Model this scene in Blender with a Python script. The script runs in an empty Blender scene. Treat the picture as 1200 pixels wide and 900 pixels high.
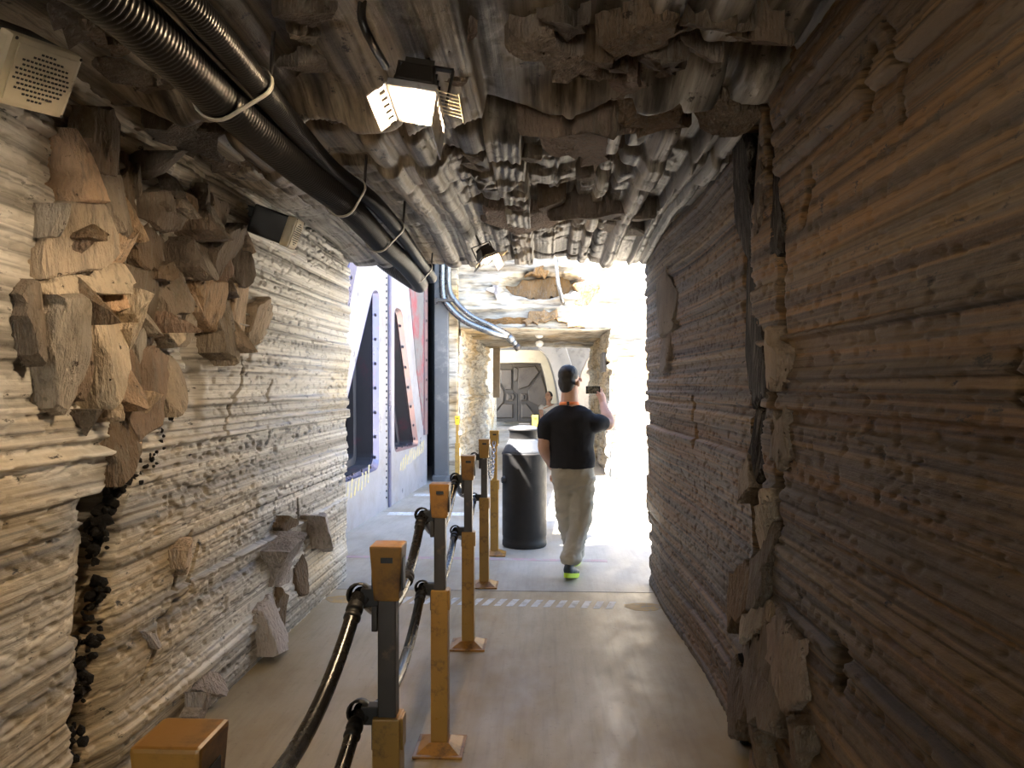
import bpy, bmesh, math, random
import numpy as np
from mathutils import Vector, Matrix

# ------------------------------------------------------------------ camera, sky, sun, exposure
scene = bpy.context.scene
COL = scene.collection
CAM_H = 1.6
YAW = math.atan(40 / 900)                      # looking slightly left of the passage axis
cam_d = bpy.data.cameras.new('camera'); cam_d.sensor_width = 36; cam_d.lens = 27
cam_d.clip_start = 0.05; cam_d.clip_end = 300
cam = bpy.data.objects.new('camera', cam_d); COL.objects.link(cam)
cam.location = (0, 0, CAM_H); cam.rotation_euler = (math.radians(90), 0, YAW)
scene.camera = cam

SUN = Vector((-0.40, -0.36, 0.84)).normalized()  # direction towards the sun
world = bpy.data.worlds.new('sky'); scene.world = world; world.use_nodes = True
wn = world.node_tree; wn.nodes.clear()
w_out = wn.nodes.new('ShaderNodeOutputWorld'); w_bg = wn.nodes.new('ShaderNodeBackground')
w_sky = wn.nodes.new('ShaderNodeTexSky'); w_sky.sky_type = 'NISHITA'; w_sky.sun_disc = False
w_sky.sun_elevation = math.asin(SUN.z); w_sky.sun_rotation = math.atan2(SUN.x, SUN.y)
w_sky.air_density = 1.0; w_sky.dust_density = 0.8; w_sky.ozone_density = 1.0
w_bg.inputs['Strength'].default_value = 0.40
wn.links.new(w_sky.outputs[0], w_bg.inputs[0]); wn.links.new(w_bg.outputs[0], w_out.inputs[0])
sun_d = bpy.data.lights.new('sun', 'SUN'); sun_d.energy = 28; sun_d.angle = math.radians(0.6); sun_d.color = (1.0, 0.95, 0.88)
sun = bpy.data.objects.new('sun', sun_d); COL.objects.link(sun)
sun.rotation_euler = (-SUN).to_track_quat('-Z', 'Y').to_euler()
vs = scene.view_settings
vs.view_transform = 'Standard'; vs.look = 'None'; vs.gamma = 1; vs.use_curve_mapping = False
vs.exposure = 1.75
scene.cycles.diffuse_bounces = 6
scene.cycles.sample_clamp_indirect = 8

# ------------------------------------------------------------------ helpers
R_ = (math.cos(YAW), math.sin(YAW)); F_ = (-math.sin(YAW), math.cos(YAW))
def ray(px, py):
    a = (px - 600) / 900; c = (450 - py) / 900
    return Vector((a * R_[0] + F_[0], a * R_[1] + F_[1], c))
def onX(px, py, X): d = ray(px, py); t = X / d.x; return Vector((X, d.y * t, CAM_H + d.z * t))
def onY(px, py, Y): d = ray(px, py); t = Y / d.y; return Vector((d.x * t, Y, CAM_H + d.z * t))
def onZ(px, py, Z): d = ray(px, py); t = (Z - CAM_H) / d.z; return Vector((d.x * t, d.y * t, Z))

_tab = np.random.RandomState(7).rand(256, 256)
def vn(x, y, s=0):
    x = np.asarray(x, float) + s * 17.31; y = np.asarray(y, float) + s * 9.77
    xi = np.floor(x).astype(int); yi = np.floor(y).astype(int)
    fx = x - xi; fy = y - yi
    fx = fx * fx * (3 - 2 * fx); fy = fy * fy * (3 - 2 * fy)
    a = _tab[xi % 256, yi % 256]; b = _tab[(xi + 1) % 256, yi % 256]
    c = _tab[xi % 256, (yi + 1) % 256]; d = _tab[(xi + 1) % 256, (yi + 1) % 256]
    return (a * (1 - fx) + b * fx) * (1 - fy) + (c * (1 - fx) + d * fx) * fy
def fbm(x, y, s=0, o=4):
    v = 0; a = .5; t = 0
    for k in range(o):
        v = v + a * vn(x * 2 ** k, y * 2 ** k, s + k * 3); t += a; a *= .5
    return v / t
def sstep(a, b, x):
    t = np.clip((x - a) / (b - a), 0, 1); return t * t * (3 - 2 * t)
def strata_table(seed, amp=.018, mean=.045, z0=-2.5, z1=6.0):
    r = np.random.RandomState(seed); n = int((z1 - z0) / .0015)
    zs = np.linspace(z0, z1, n); p = np.zeros(n); z = z0
    while z < z1:
        t = min(.2, max(.008, r.lognormal(math.log(mean), .75)))
        m = (zs >= z) & (zs < z + t); u = (zs[m] - z) / t
        a = r.normal() * amp; k = r.rand()
        if k < .45: p[m] = a + min(.3 * t, .016) * (1 - (2 * u - 1) ** 4)
        elif k < .75: p[m] = a + .016 * (u - .5) * r.choice([-1, 1, 1])
        elif k < .9: p[m] = a + .006 * np.sin(u * t / .011 * 6.28)
        else: p[m] = a - .022 * (t < .04)
        z += t
    k = np.array([1, 2, 3, 2, 1.]); k /= k.sum()
    return zs, np.convolve(p, k, 'same')
def crack(u, v, poly, width, depth, seed=0, jag=.03, fr=9):
    du = jag * (fbm(v * fr, u * fr * .3, seed) - .5) * 2; dv = jag * .5 * (fbm(u * fr, v * fr, seed + 5) - .5) * 2
    U = u + du; V = v + dv; best = np.full(U.shape, 9.)
    for (a, b) in zip(poly[:-1], poly[1:]):
        dx, dy = b[0] - a[0], b[1] - a[1]; L = dx * dx + dy * dy + 1e-9
        t = np.clip(((U - a[0]) * dx + (V - a[1]) * dy) / L, 0, 1)
        best = np.minimum(best, np.hypot(U - a[0] - t * dx, V - a[1] - t * dy))
    return depth * (1 - sstep(width * .55, width, best))

def link(o, parent=None):
    COL.objects.link(o)
    if parent: o.parent = parent
    return o
def tag(o, label, cat, group=None):
    o['label'] = label; o['category'] = cat
    if group: o['group'] = group
    return o
def struct(o, label=None):
    o['kind'] = 'structure'
    if label: o['label'] = label
    return o
def empty(name, loc=(0, 0, 0), rz=0, parent=None):
    o = bpy.data.objects.new(name, None); o.location = loc; o.rotation_euler = (0, 0, rz); o.empty_display_size = .1
    return link(o, parent)
def from_bm(name, bm, mat, parent=None, smooth=False, loc=None):
    me = bpy.data.meshes.new(name); bmesh.ops.recalc_face_normals(bm, faces=bm.faces); bm.to_mesh(me); bm.free()
    if mat: me.materials.append(mat)
    if smooth:
        for p in me.polygons: p.use_smooth = True
    o = bpy.data.objects.new(name, me)
    if loc is not None: o.location = loc
    return link(o, parent)
def from_py(name, v, f, mat, parent=None, smooth=False):
    me = bpy.data.meshes.new(name); me.from_pydata(v, [], f); me.update()
    bm = bmesh.new(); bm.from_mesh(me); bmesh.ops.recalc_face_normals(bm, faces=bm.faces); bm.to_mesh(me); bm.free()
    if mat: me.materials.append(mat)
    if smooth:
        for p in me.polygons: p.use_smooth = True
    return link(bpy.data.objects.new(name, me), parent)
def grid_mesh(name, P, mat, parent=None, keep=None, flip=False):
    """P: (n, m, 3) array of points -> quad grid"""
    n, m = P.shape[:2]
    i = np.arange(n - 1)[:, None] * m + np.arange(m - 1)[None, :]
    q = np.stack([i, i + 1, i + m + 1, i + m], -1)
    if keep is not None: q = q[keep]
    q = q.reshape(-1, 4)
    if flip: q = q[:, ::-1]
    me = bpy.data.meshes.new(name)
    me.vertices.add(n * m); me.vertices.foreach_set('co', P.reshape(-1).astype(np.float32))
    nf = len(q); me.loops.add(nf * 4); me.loops.foreach_set('vertex_index', q.reshape(-1).astype(np.int32))
    me.polygons.add(nf); me.polygons.foreach_set('loop_start', np.arange(0, nf * 4, 4, dtype=np.int32))
    me.polygons.foreach_set('loop_total', np.full(nf, 4, dtype=np.int32))
    me.polygons.foreach_set('use_smooth', np.ones(nf, dtype=bool))
    me.update(calc_edges=True); me.validate()
    me.materials.append(mat)
    return link(bpy.data.objects.new(name, me), parent)
def box(bm, c, s, rot=None, top=None, bev=0):
    """box centred at c with size s; top=(sx, sy) scales the upper face"""
    g = bmesh.ops.create_cube(bm, size=1); vs_ = g['verts']
    for v in vs_:
        k = top if (top and v.co.z > 0) else (1, 1)
        v.co = Vector((v.co.x * s[0] * k[0], v.co.y * s[1] * k[1], v.co.z * s[2]))
    if bev:
        es = list({e for v in vs_ for e in v.link_edges})
        r = bmesh.ops.bevel(bm, geom=es, offset=bev, segments=2, affect='EDGES', profile=.6)
        vs_ = [v for v in r['verts']] or vs_
        vs_ = list({v for f in r['faces'] for v in f.verts} | {v for v in vs_ if v.is_valid})
    if rot is not None:
        for v in vs_: v.co = rot @ v.co
    for v in vs_: v.co += Vector(c)
    return vs_
def frames(pts):
    out = []; n = len(pts); ref = None
    for i in range(n):
        t = (pts[min(i + 1, n - 1)] - pts[max(i - 1, 0)]).normalized()
        if ref is None: ref = Vector((0, 0, 1)) if abs(t.z) < .9 else Vector((1, 0, 0))
        a = (ref - t * ref.dot(t)).normalized(); b = t.cross(a); ref = a; out.append((a, b))
    return out
def tube(bm, pts, rad, seg=12, cap=True):
    pts = [Vector(p) for p in pts]; fr = frames(pts); rings = []
    for i, p in enumerate(pts):
        r = rad[i] if hasattr(rad, '__len__') else rad
        ra, rb = r if hasattr(r, '__len__') else (r, r)
        a, b = fr[i]
        rings.append([bm.verts.new(p + a * (ra * math.cos(6.2832 * k / seg)) + b * (rb * math.sin(6.2832 * k / seg))) for k in range(seg)])
    for r0, r1 in zip(rings[:-1], rings[1:]):
        for k in range(seg): bm.faces.new((r0[k], r0[(k + 1) % seg], r1[(k + 1) % seg], r1[k]))
    if cap: bm.faces.new(rings[0][::-1]); bm.faces.new(rings[-1])
def lathe(bm, prof, seg=32, c=(0, 0, 0)):
    rings = []
    for r, z in prof:
        if r < 1e-5: rings.append([bm.verts.new((c[0], c[1], c[2] + z))])
        else: rings.append([bm.verts.new((c[0] + r * math.cos(6.2832 * k / seg), c[1] + r * math.sin(6.2832 * k / seg), c[2] + z)) for k in range(seg)])
    for a, b in zip(rings[:-1], rings[1:]):
        for k in range(seg):
            q = [a[k % len(a)], a[(k + 1) % len(a)], b[(k + 1) % len(b)], b[k % len(b)]]
            u = []
            for v in q:
                if v not in u: u.append(v)
            if len(u) > 2: bm.faces.new(u)
def catmull(pts, n=8):
    pts = [Vector(p) for p in pts]; P = [pts[0] * 2 - pts[1]] + pts + [pts[-1] * 2 - pts[-2]]; out = []
    for i in range(1, len(P) - 2):
        for k in range(n):
            t = k / n; a, b, c, d = P[i - 1:i + 3]
            out.append(.5 * ((2 * b) + (c - a) * t + (2 * a - 5 * b + 4 * c - d) * t * t + (3 * b - a - 3 * c + d) * t ** 3))
    return out + [pts[-1]]

# ------------------------------------------------------------------ materials
class NT:
    def __init__(s, name):
        s.m = bpy.data.materials.new(name); s.m.use_nodes = True; s.t = s.m.node_tree
        s.b = s.t.nodes['Principled BSDF']; s.tc = s.t.nodes.new('ShaderNodeTexCoord')
    def n(s, typ, **kw):
        o = s.t.nodes.new(typ)
        for k, v in kw.items():
            if k in o.inputs: o.inputs[k].default_value = v
            else: setattr(o, k, v)
        return o
    def l(s, a, b): s.t.links.new(a, b)
    def map(s, sc, loc=(0, 0, 0), src='Object'):
        m = s.n('ShaderNodeMapping'); m.inputs['Scale'].default_value = sc; m.inputs['Location'].default_value = loc
        s.l(s.tc.outputs[src], m.inputs['Vector']); return m.outputs[0]
    def noise(s, sc, loc=(0, 0, 0), detail=6, rough=.6, scale=1.0, dist=0.0, src='Object'):
        o = s.n('ShaderNodeTexNoise'); o.inputs['Scale'].default_value = scale; o.inputs['Detail'].default_value = detail
        o.inputs['Roughness'].default_value = rough; o.inputs['Distortion'].default_value = dist
        s.l(s.map(sc, loc, src), o.inputs['Vector']); return o.outputs['Fac']
    def ramp(s, fac, stops):
        o = s.n('ShaderNodeValToRGB'); e = o.color_ramp.elements
        while len(e) > 1: e.remove(e[-1])
        e[0].position = stops[0][0]; e[0].color = (*stops[0][1], 1)
        for p, c in stops[1:]:
            k = e.new(p); k.color = (*c, 1)
        s.l(fac, o.inputs[0]); return o.outputs[0]
    def mix(s, fac, a, b, mode='MIX'):
        o = s.n('ShaderNodeMix'); o.data_type = 'RGBA'; o.blend_type = mode
        if isinstance(fac, (int, float)): o.inputs[0].default_value = fac
        else: s.l(fac, o.inputs[0])
        for k, v in ((6, a), (7, b)):
            if isinstance(v, tuple): o.inputs[k].default_value = (*v, 1)
            else: s.l(v, o.inputs[k])
        return o.outputs[2]
    def bump(s, h, strength, dist):
        o = s.n('ShaderNodeBump'); o.inputs['Strength'].default_value = strength; o.inputs['Distance'].default_value = dist
        s.l(h, o.inputs['Height']); s.l(o.outputs[0], s.b.inputs['Normal'])
    def math(s, op, a, b):
        o = s.n('ShaderNodeMath'); o.operation = op
        for k, v in ((0, a), (1, b)):
            if isinstance(v, (int, float)): o.inputs[k].default_value = v
            else: s.l(v, o.inputs[k])
        return o.outputs[0]
G = lambda v: (v, v, v)
def rock_mat(name, sc, fine, stops, warm, warm_lo=.48, warm_hi=.62, pit=.62, rough=.85, loc=(0, 0, 0), spec=.25, pitcol=(.03, .026, .022)):
    t = NT(name)
    a = t.noise(sc, loc, 5, .55); c = t.ramp(a, stops)
    f = t.noise(fine, loc, 3, .6); c = t.mix(t.ramp(f, [(.38, G(.42)), (.52, G(1)), (.66, G(1.25))]), G(0), c) if False else t.mix(.75, c, t.ramp(f, [(.36, G(.28)), (.48, G(.80)), (.62, G(1.0))]), 'MULTIPLY')
    w = t.noise((.7, .5, .9), (loc[0] + 3, 1, 4), 4, .6); c = t.mix(t.ramp(w, [(warm_lo, G(0)), (warm_hi, G(1))]), c, t.mix(1.0, c, warm, 'MULTIPLY'))
    g = t.noise((14, 9, 22), loc, 6, .75); c = t.mix(t.ramp(g, [(pit, G(0)), (pit + .06, G(1))]), c, pitcol)
    t.l(c, t.b.inputs['Base Color']); t.b.inputs['Roughness'].default_value = rough; t.b.inputs['Specular IOR Level'].default_value = spec
    h = t.math('ADD', t.noise((30, 18, 50), loc, 5, .7), t.math('MULTIPLY', f, .8)); t.bump(h, .5, .009)
    return t.m
M = {}
M['rock_left'] = rock_mat('rock_left', (2, .13, 11), (6, .28, 60), [(.30, (.10, .092, .085)), (.41, (.33, .31, .28)), (.50, (.60, .575, .53)), (.62, (.76, .73, .68)), (.72, (.36, .33, .29))], (1.0, .86, .64), pit=.60, rough=.5, spec=.5)
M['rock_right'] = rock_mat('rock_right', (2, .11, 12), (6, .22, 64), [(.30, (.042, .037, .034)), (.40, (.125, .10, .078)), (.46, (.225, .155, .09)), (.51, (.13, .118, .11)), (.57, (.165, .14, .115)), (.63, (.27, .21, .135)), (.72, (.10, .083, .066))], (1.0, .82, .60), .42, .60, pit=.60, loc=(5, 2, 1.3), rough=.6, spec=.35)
M['rock_ceiling'] = rock_mat('rock_ceiling', (9, .35, 3), (44, .7, 8), [(.34, (.05, .045, .04)), (.47, (.19, .172, .15)), (.57, (.40, .375, .33)), (.68, (.52, .49, .44)), (.78, (.20, .18, .16))], (1.0, .86, .68), .45, .6, pit=.60, rough=.5, spec=.45)
M['rock_pale_lit'] = rock_mat('rock_pale_lit', (1.2, 1.2, 5), (3, 3, 24), [(.3, (.44, .38, .29)), (.46, (.66, .60, .50)), (.6, (.76, .72, .64)), (.76, (.58, .51, .40))], (1.0, .84, .58), .5, .64, pit=.68)  # lighter copy of rock_pale, bounced sunlight put into the passage wall colour
M['rock_pale'] = rock_mat('rock_pale', (1.2, 1.2, 5), (3, 3, 24), [(.3, (.24, .20, .15)), (.46, (.46, .405, .32)), (.6, (.62, .58, .50)), (.76, (.36, .31, .235))], (1.0, .8, .5), .5, .64, pit=.66)
def shard_mat(name, cols, rough=.8):
    t = NT(name); oi = t.n('ShaderNodeObjectInfo')
    c = t.ramp(oi.outputs['Random'], [(i / max(1, len(cols) - 1), k) for i, k in enumerate(cols)])
    n = t.noise((5, 5, 2.2), detail=6, rough=.65); c = t.mix(.8, c, t.ramp(n, [(.3, G(.45)), (.5, G(.9)), (.68, G(1.0))]), 'MULTIPLY')
    s = t.noise((40, 40, 5), detail=3); c = t.mix(t.ramp(s, [(.5, G(0)), (.68, G(.55))]), c, (.20, .18, .155))
    g = t.noise((22, 22, 22), detail=6, rough=.7); c = t.mix(t.ramp(g, [(.63, G(0)), (.68, G(1))]), c, (.05, .035, .025))
    t.l(c, t.b.inputs['Base Color']); t.b.inputs['Roughness'].default_value = rough; t.b.inputs['Specular IOR Level'].default_value = .25
    t.bump(t.math('ADD', t.noise((16, 16, 9), detail=6, rough=.65), t.noise((60, 60, 14), detail=3)), .9, .03)
    return t.m
M['shard'] = shard_mat('shard', [(.50, .35, .23), (.62, .48, .34), (.40, .36, .31), (.64, .42, .27), (.70, .58, .43), (.44, .40, .35)])
M['shard_brown'] = shard_mat('shard_brown', [(.16, .115, .08), (.22, .155, .10), (.13, .10, .075), (.19, .15, .115)])
M['shard_dark'] = shard_mat('shard_dark', [(.30, .25, .20), (.20, .16, .13), (.36, .30, .235), (.27, .185, .14)])
M['shard_pale'] = shard_mat('shard_pale', [(.48, .43, .40), (.56, .49, .44), (.40, .37, .35)])
M['rubble'] = shard_mat('rubble', [(.020, .017, .015), (.032, .026, .022), (.014, .012, .011)])  # rubble stones; its near-black also paints the shade in the right joint
M['shard_sand'] = shard_mat('shard_sand', [(.27, .155, .06), (.23, .14, .065), (.30, .19, .09)])

def paint_mat(name, col, wear=None, rough=.45, metal=0.0, wlo=.55, whi=.68, bump=.0, sc=6, spec=.5, rvar=.15):
    t = NT(name); n = t.noise((sc, sc, sc), detail=8, rough=.7)
    c = t.mix(.5, col, t.ramp(t.noise((sc * .4,) * 3, (2, 3, 1), 4), [(.3, G(.55)), (.6, G(1.0))]), 'MULTIPLY')
    if wear: c = t.mix(t.ramp(n, [(wlo, G(0)), (whi, G(1))]), c, wear)
    t.l(c, t.b.inputs['Base Color']); t.b.inputs['Metallic'].default_value = metal; t.b.inputs['Specular IOR Level'].default_value = spec
    r = t.ramp(n, [(.3, G(max(0, rough - rvar))), (.7, G(min(1, rough + rvar)))]); t.l(r, t.b.inputs['Roughness'])
    if bump: t.bump(t.noise((sc * 5,) * 3, detail=5), bump, .005)
    return t.m
M['yellow'] = paint_mat('yellow', (.42, .235, .045), (.12, .07, .03), .4, wlo=.54, whi=.66, sc=9)
M['yellow_cap'] = paint_mat('yellow_cap', (.40, .19, .03), (.09, .05, .025), .4, wlo=.50, whi=.68, sc=8)
M['yellow_bright'] = paint_mat('yellow_bright', (.85, .55, .04), None, .45)
M['steel_dark'] = paint_mat('steel_dark', (.075, .066, .06), (.16, .12, .085), .42, metal=.5, sc=14)
M['black_rubber'] = paint_mat('black_rubber', (.012, .012, .013), None, .34, sc=12, rvar=.06)
M['rope'] = paint_mat('rope', (.016, .015, .015), None, .26, sc=10, rvar=.05, spec=.6)
M['black'] = paint_mat('black', (.016, .015, .015), None, .5)
M['strap'] = paint_mat('strap', (.42, .40, .34), None, .5)
M['barrel'] = paint_mat('barrel', (.018, .0165, .016), (.06, .055, .05), .58, metal=0.0, spec=.3, wlo=.64, whi=.72, sc=9)
M['barrel_top'] = paint_mat('barrel_top', (.075, .078, .085), (.04, .038, .036), .48, metal=.4, sc=7)
M['cream'] = paint_mat('cream', (.62, .54, .38), (.22, .17, .10), .6, wlo=.60, whi=.72, sc=12)
M['grille'] = paint_mat('grille', (.035, .03, .025), None, .7)
M['hull'] = paint_mat('hull', (.36, .36, .40), (.27, .25, .245), .38, metal=.25, wlo=.5, whi=.7, sc=2.2)
M['lavender'] = paint_mat('lavender', (.14, .14, .245), (.20, .12, .145), .35, metal=.35, wlo=.56, whi=.7, sc=3)
M['pink_metal'] = paint_mat('pink_metal', (.25, .155, .155), (.15, .15, .175), .38, metal=.35, wlo=.5, whi=.65, sc=3)
M['pink_field'] = paint_mat('pink_field', (.20, .20, .21), (.30, .075, .095), .45, metal=.25, wlo=.47, whi=.62, sc=2.4)
M['rivet'] = paint_mat('rivet', (.06, .05, .06), None, .4, metal=.6)
M['recess'] = paint_mat('recess', (.055, .052, .058), (.11, .04, .055), .6, sc=3)
M['recess_dark'] = paint_mat('recess_dark', (.02, .02, .022), None, .7)  # near-black colour stands in for shade in the gap by the column
M['stencil'] = paint_mat('stencil', (.62, .52, .22), (.36, .35, .34), .5, wlo=.45, whi=.6, sc=14)
M['column'] = paint_mat('column', (.17, .17, .17), (.30, .29, .27), .55, metal=.3, sc=2.5, bump=.2)
M['pipe'] = paint_mat('pipe', (.24, .24, .24), (.15, .145, .135), .3, metal=.85, sc=6)
M['white_mark'] = paint_mat('white_mark', (.66, .66, .64), (.42, .40, .36), .7, wlo=.48, whi=.6, sc=16)
M['orange_patch'] = paint_mat('orange_patch', (.50, .33, .12), (.34, .30, .24), .7, wlo=.5, whi=.62, sc=12)
M['red_paint'] = paint_mat('red_paint', (.42, .27, .27), (.36, .34, .32), .7, wlo=.45, whi=.6, sc=10)
M['lamp_metal'] = paint_mat('lamp_metal', (.60, .58, .58), (.30, .25, .20), .4, metal=.5, sc=14)
M['lamp_body'] = paint_mat('lamp_body', (.05, .042, .035), None, .5, metal=.4)
M['door'] = paint_mat('door', (.050, .042, .035), (.03, .023, .018), .55, metal=.3, sc=1.6)
M['door_trim'] = paint_mat('door_trim', (.072, .060, .050), (.04, .031, .025), .5, metal=.3, sc=2)
M['arch'] = paint_mat('arch', (.44, .39, .29), (.33, .29, .22), .75, sc=1.5)
M['rib'] = paint_mat('rib', (.26, .235, .205), (.17, .15, .13), .8, sc=2)
M['board'] = paint_mat('board', (.44, .36, .27), (.30, .24, .18), .8, sc=3)
M['skin'] = paint_mat('skin', (.60, .36, .26), None, .55, spec=.35)
M['hair'] = paint_mat('hair', (.022, .018, .016), None, .6, bump=.5, sc=30)
M['tee'] = paint_mat('tee', (.020, .020, .024), None, .85, spec=.2)
M['khaki'] = paint_mat('khaki', (.44, .40, .33), (.36, .33, .27), .85, sc=4, spec=.2)
M['orange_strap'] = paint_mat('orange_strap', (.85, .24, .06), None, .6)
M['shoe'] = paint_mat('shoe', (.035, .045, .06), (.30, .34, .38), .6, wlo=.58, whi=.62, sc=20)
M['lime'] = paint_mat('lime', (.55, .75, .03), None, .5)
M['glass_black'] = paint_mat('glass_black', (.012, .012, .014), None, .15)
M['white_cloth'] = paint_mat('white_cloth', (.75, .74, .72), None, .8)
def emit_mat(name, col, s):
    t = NT(name); t.b.inputs['Emission Color'].default_value = (*col, 1); t.b.inputs['Emission Strength'].default_value = s
    t.l(t.mix(.5, col, t.ramp(t.noise((9, 9, 9)), [(.3, G(.9)), (.7, G(1))]), 'MULTIPLY'), t.b.inputs['Base Color']); return t.m
M['bulb'] = emit_mat('bulb', (1.0, .74, .46), 240)
M['bulb_small'] = emit_mat('bulb_small', (1.0, .66, .32), 60)
t = NT('screen'); c = t.ramp(t.noise((60, 60, 60), detail=3), [(.35, (.03, .035, .025)), (.5, (.12, .12, .09)), (.65, (.20, .19, .15))])
t.l(c, t.b.inputs['Base Color']); t.l(c, t.b.inputs['Emission Color']); t.b.inputs['Emission Strength'].default_value = .0; t.b.inputs['Roughness'].default_value = .2; M['screen'] = t.m
t = NT('concrete')
c = t.ramp(t.noise((1.3, .7, 1), detail=8, rough=.62), [(.3, (.27, .24, .195)), (.5, (.37, .34, .29)), (.7, (.44, .415, .37))])
c = t.mix(.7, c, t.ramp(t.noise((30, 1.6, 1), detail=5), [(.30, G(.82)), (.5, G(.97)), (.7, G(1.0))]), 'MULTIPLY')
c = t.mix(t.ramp(t.noise((.8, .55, 1), (4, 1, 0), 5), [(.5, G(0)), (.66, G(.75))]), c, t.mix(1.0, c, (.80, .68, .50), 'MULTIPLY'))
c = t.mix(t.ramp(t.noise((30, 30, 1), detail=6, rough=.7), [(.60, G(0)), (.7, G(.5))]), c, (.14, .12, .10))
t.l(c, t.b.inputs['Base Color']); t.l(t.ramp(t.noise((5, 2, 1), detail=6, rough=.7), [(.35, G(.38)), (.65, G(.62))]), t.b.inputs['Roughness'])
t.bump(t.noise((70, 20, 1), detail=5), .18, .004); M['concrete'] = t.m
t = NT('concrete_tan')
c = t.ramp(t.noise((1.3, .7, 1), detail=8, rough=.62), [(.3, (.29, .225, .135)), (.5, (.42, .345, .225)), (.7, (.49, .425, .31))])
c = t.mix(.7, c, t.ramp(t.noise((30, 1.6, 1), detail=5), [(.30, G(.80)), (.5, G(.97)), (.7, G(1.0))]), 'MULTIPLY')
c = t.mix(t.ramp(t.noise((.8, .55, 1), (4, 1, 0), 5), [(.48, G(0)), (.64, G(.8))]), c, t.mix(1.0, c, (.82, .68, .44), 'MULTIPLY'))
c = t.mix(t.ramp(t.noise((30, 30, 1), detail=6, rough=.7), [(.60, G(0)), (.7, G(.5))]), c, (.14, .11, .08))
t.l(c, t.b.inputs['Base Color']); t.l(t.ramp(t.noise((5, 2, 1), detail=6, rough=.7), [(.35, G(.36)), (.65, G(.60))]), t.b.inputs['Roughness'])
t.bump(t.noise((70, 20, 1), detail=5), .18, .004); M['concrete_tan'] = t.m
t = NT('ground'); c = t.ramp(t.noise((.6, .6, .6), detail=6), [(.35, (.42, .38, .31)), (.65, (.56, .52, .45))]); t.l(c, t.b.inputs['Base Color']); t.b.inputs['Roughness'].default_value = .9; M['ground'] = t.m
# ------------------------------------------------------------------ the setting
XL, XR, ZC = -1.64, 0.83, 2.68          # passage walls and ceiling
Y_END = 6.35
bm = bmesh.new()
for v in ((-40, -40), (40, -40), (40, 60), (-40, 60)): bm.verts.new((v[0], v[1], -.12))
bm.faces.new(bm.verts[:]); struct(from_bm('ground', bm, M['ground']), 'pale sandy ground around the rocks')

floor = empty('floor'); struct(floor, 'worn concrete floor of the passage and yard')
def slab(x0, x1, y0, y1, skew=0.0):
    # a cast slab with slightly eased edges; skew shifts its joints along the passage from left to right
    b = bmesh.new(); e = .006
    def q(x, y, z): return b.verts.new((x, y + skew * x, z))
    lo = [q(x0, y0, -.12), q(x1, y0, -.12), q(x1, y1, -.12), q(x0, y1, -.12)]
    mi = [q(x0, y0, -e), q(x1, y0, -e), q(x1, y1, -e), q(x0, y1, -e)]
    hi = [q(x0 + e, y0 + e, 0), q(x1 - e, y0 + e, 0), q(x1 - e, y1 - e, 0), q(x0 + e, y1 - e, 0)]
    for A, B in ((lo, mi), (mi, hi)):
        for k in range(4): b.faces.new((A[k], A[(k + 1) % 4], B[(k + 1) % 4], B[k]))
    b.faces.new(hi); b.faces.new(lo[::-1])
    return from_bm('concrete_slab', b, M['concrete_tan' if y1 < 6 else 'concrete'], floor)
JY = [-9.2, -3.5, 1.2, 5.93, 9.55, 12.2, 16.5, 21.0, 30.0]
for a, b_ in zip(JY[:-1], JY[1:]):
    slab(-3.4, 2.4 if b_ < 6 else 7.5, a + .003, b_ - .003, -.045 if 1.2 < a < 9 and b_ < 9 else (-.0))
# faint pale, orange and reddish marks on the floor
def mark(name, pts, mat):
    b = bmesh.new()
    lo = [b.verts.new((p[0], p[1], -.002)) for p in pts]; hi = [b.verts.new((p[0], p[1], .0012)) for p in pts]
    b.faces.new(hi)
    n = len(pts)
    for k in range(n): b.faces.new((lo[k], lo[(k + 1) % n], hi[(k + 1) % n], hi[k]))
    return from_bm(name, b, mat, floor)
for k in range(19):
    x = -1.18 + k * .089; y = 5.60 - .045 * x
    mark('stripe', [(x, y - .09), (x + .048, y - .09), (x + .093, y + .09), (x + .045, y + .09)], M['white_mark'])
for cx in (-1.50, .70):
    mark('orange_mark', [(cx + .14 * math.cos(a) * (1 + .12 * math.sin(3 * a)), 5.58 - .045 * cx + .10 * math.sin(a)) for a in [i * .5236 for i in range(12)]], M['orange_patch'])
mark('red_line', [(-2.1, 7.10), (.55, 7.02), (.55, 6.93), (-2.1, 7.01)], M['red_paint'])
for (x0, x1, y) in ((-1.95, -.9, 9.3), (-1.9, -.7, 10.9)):
    mark('stripe', [(x0, y), (x1, y), (x1, y + .22), (x0, y + .22)], M['white_mark'])

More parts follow.
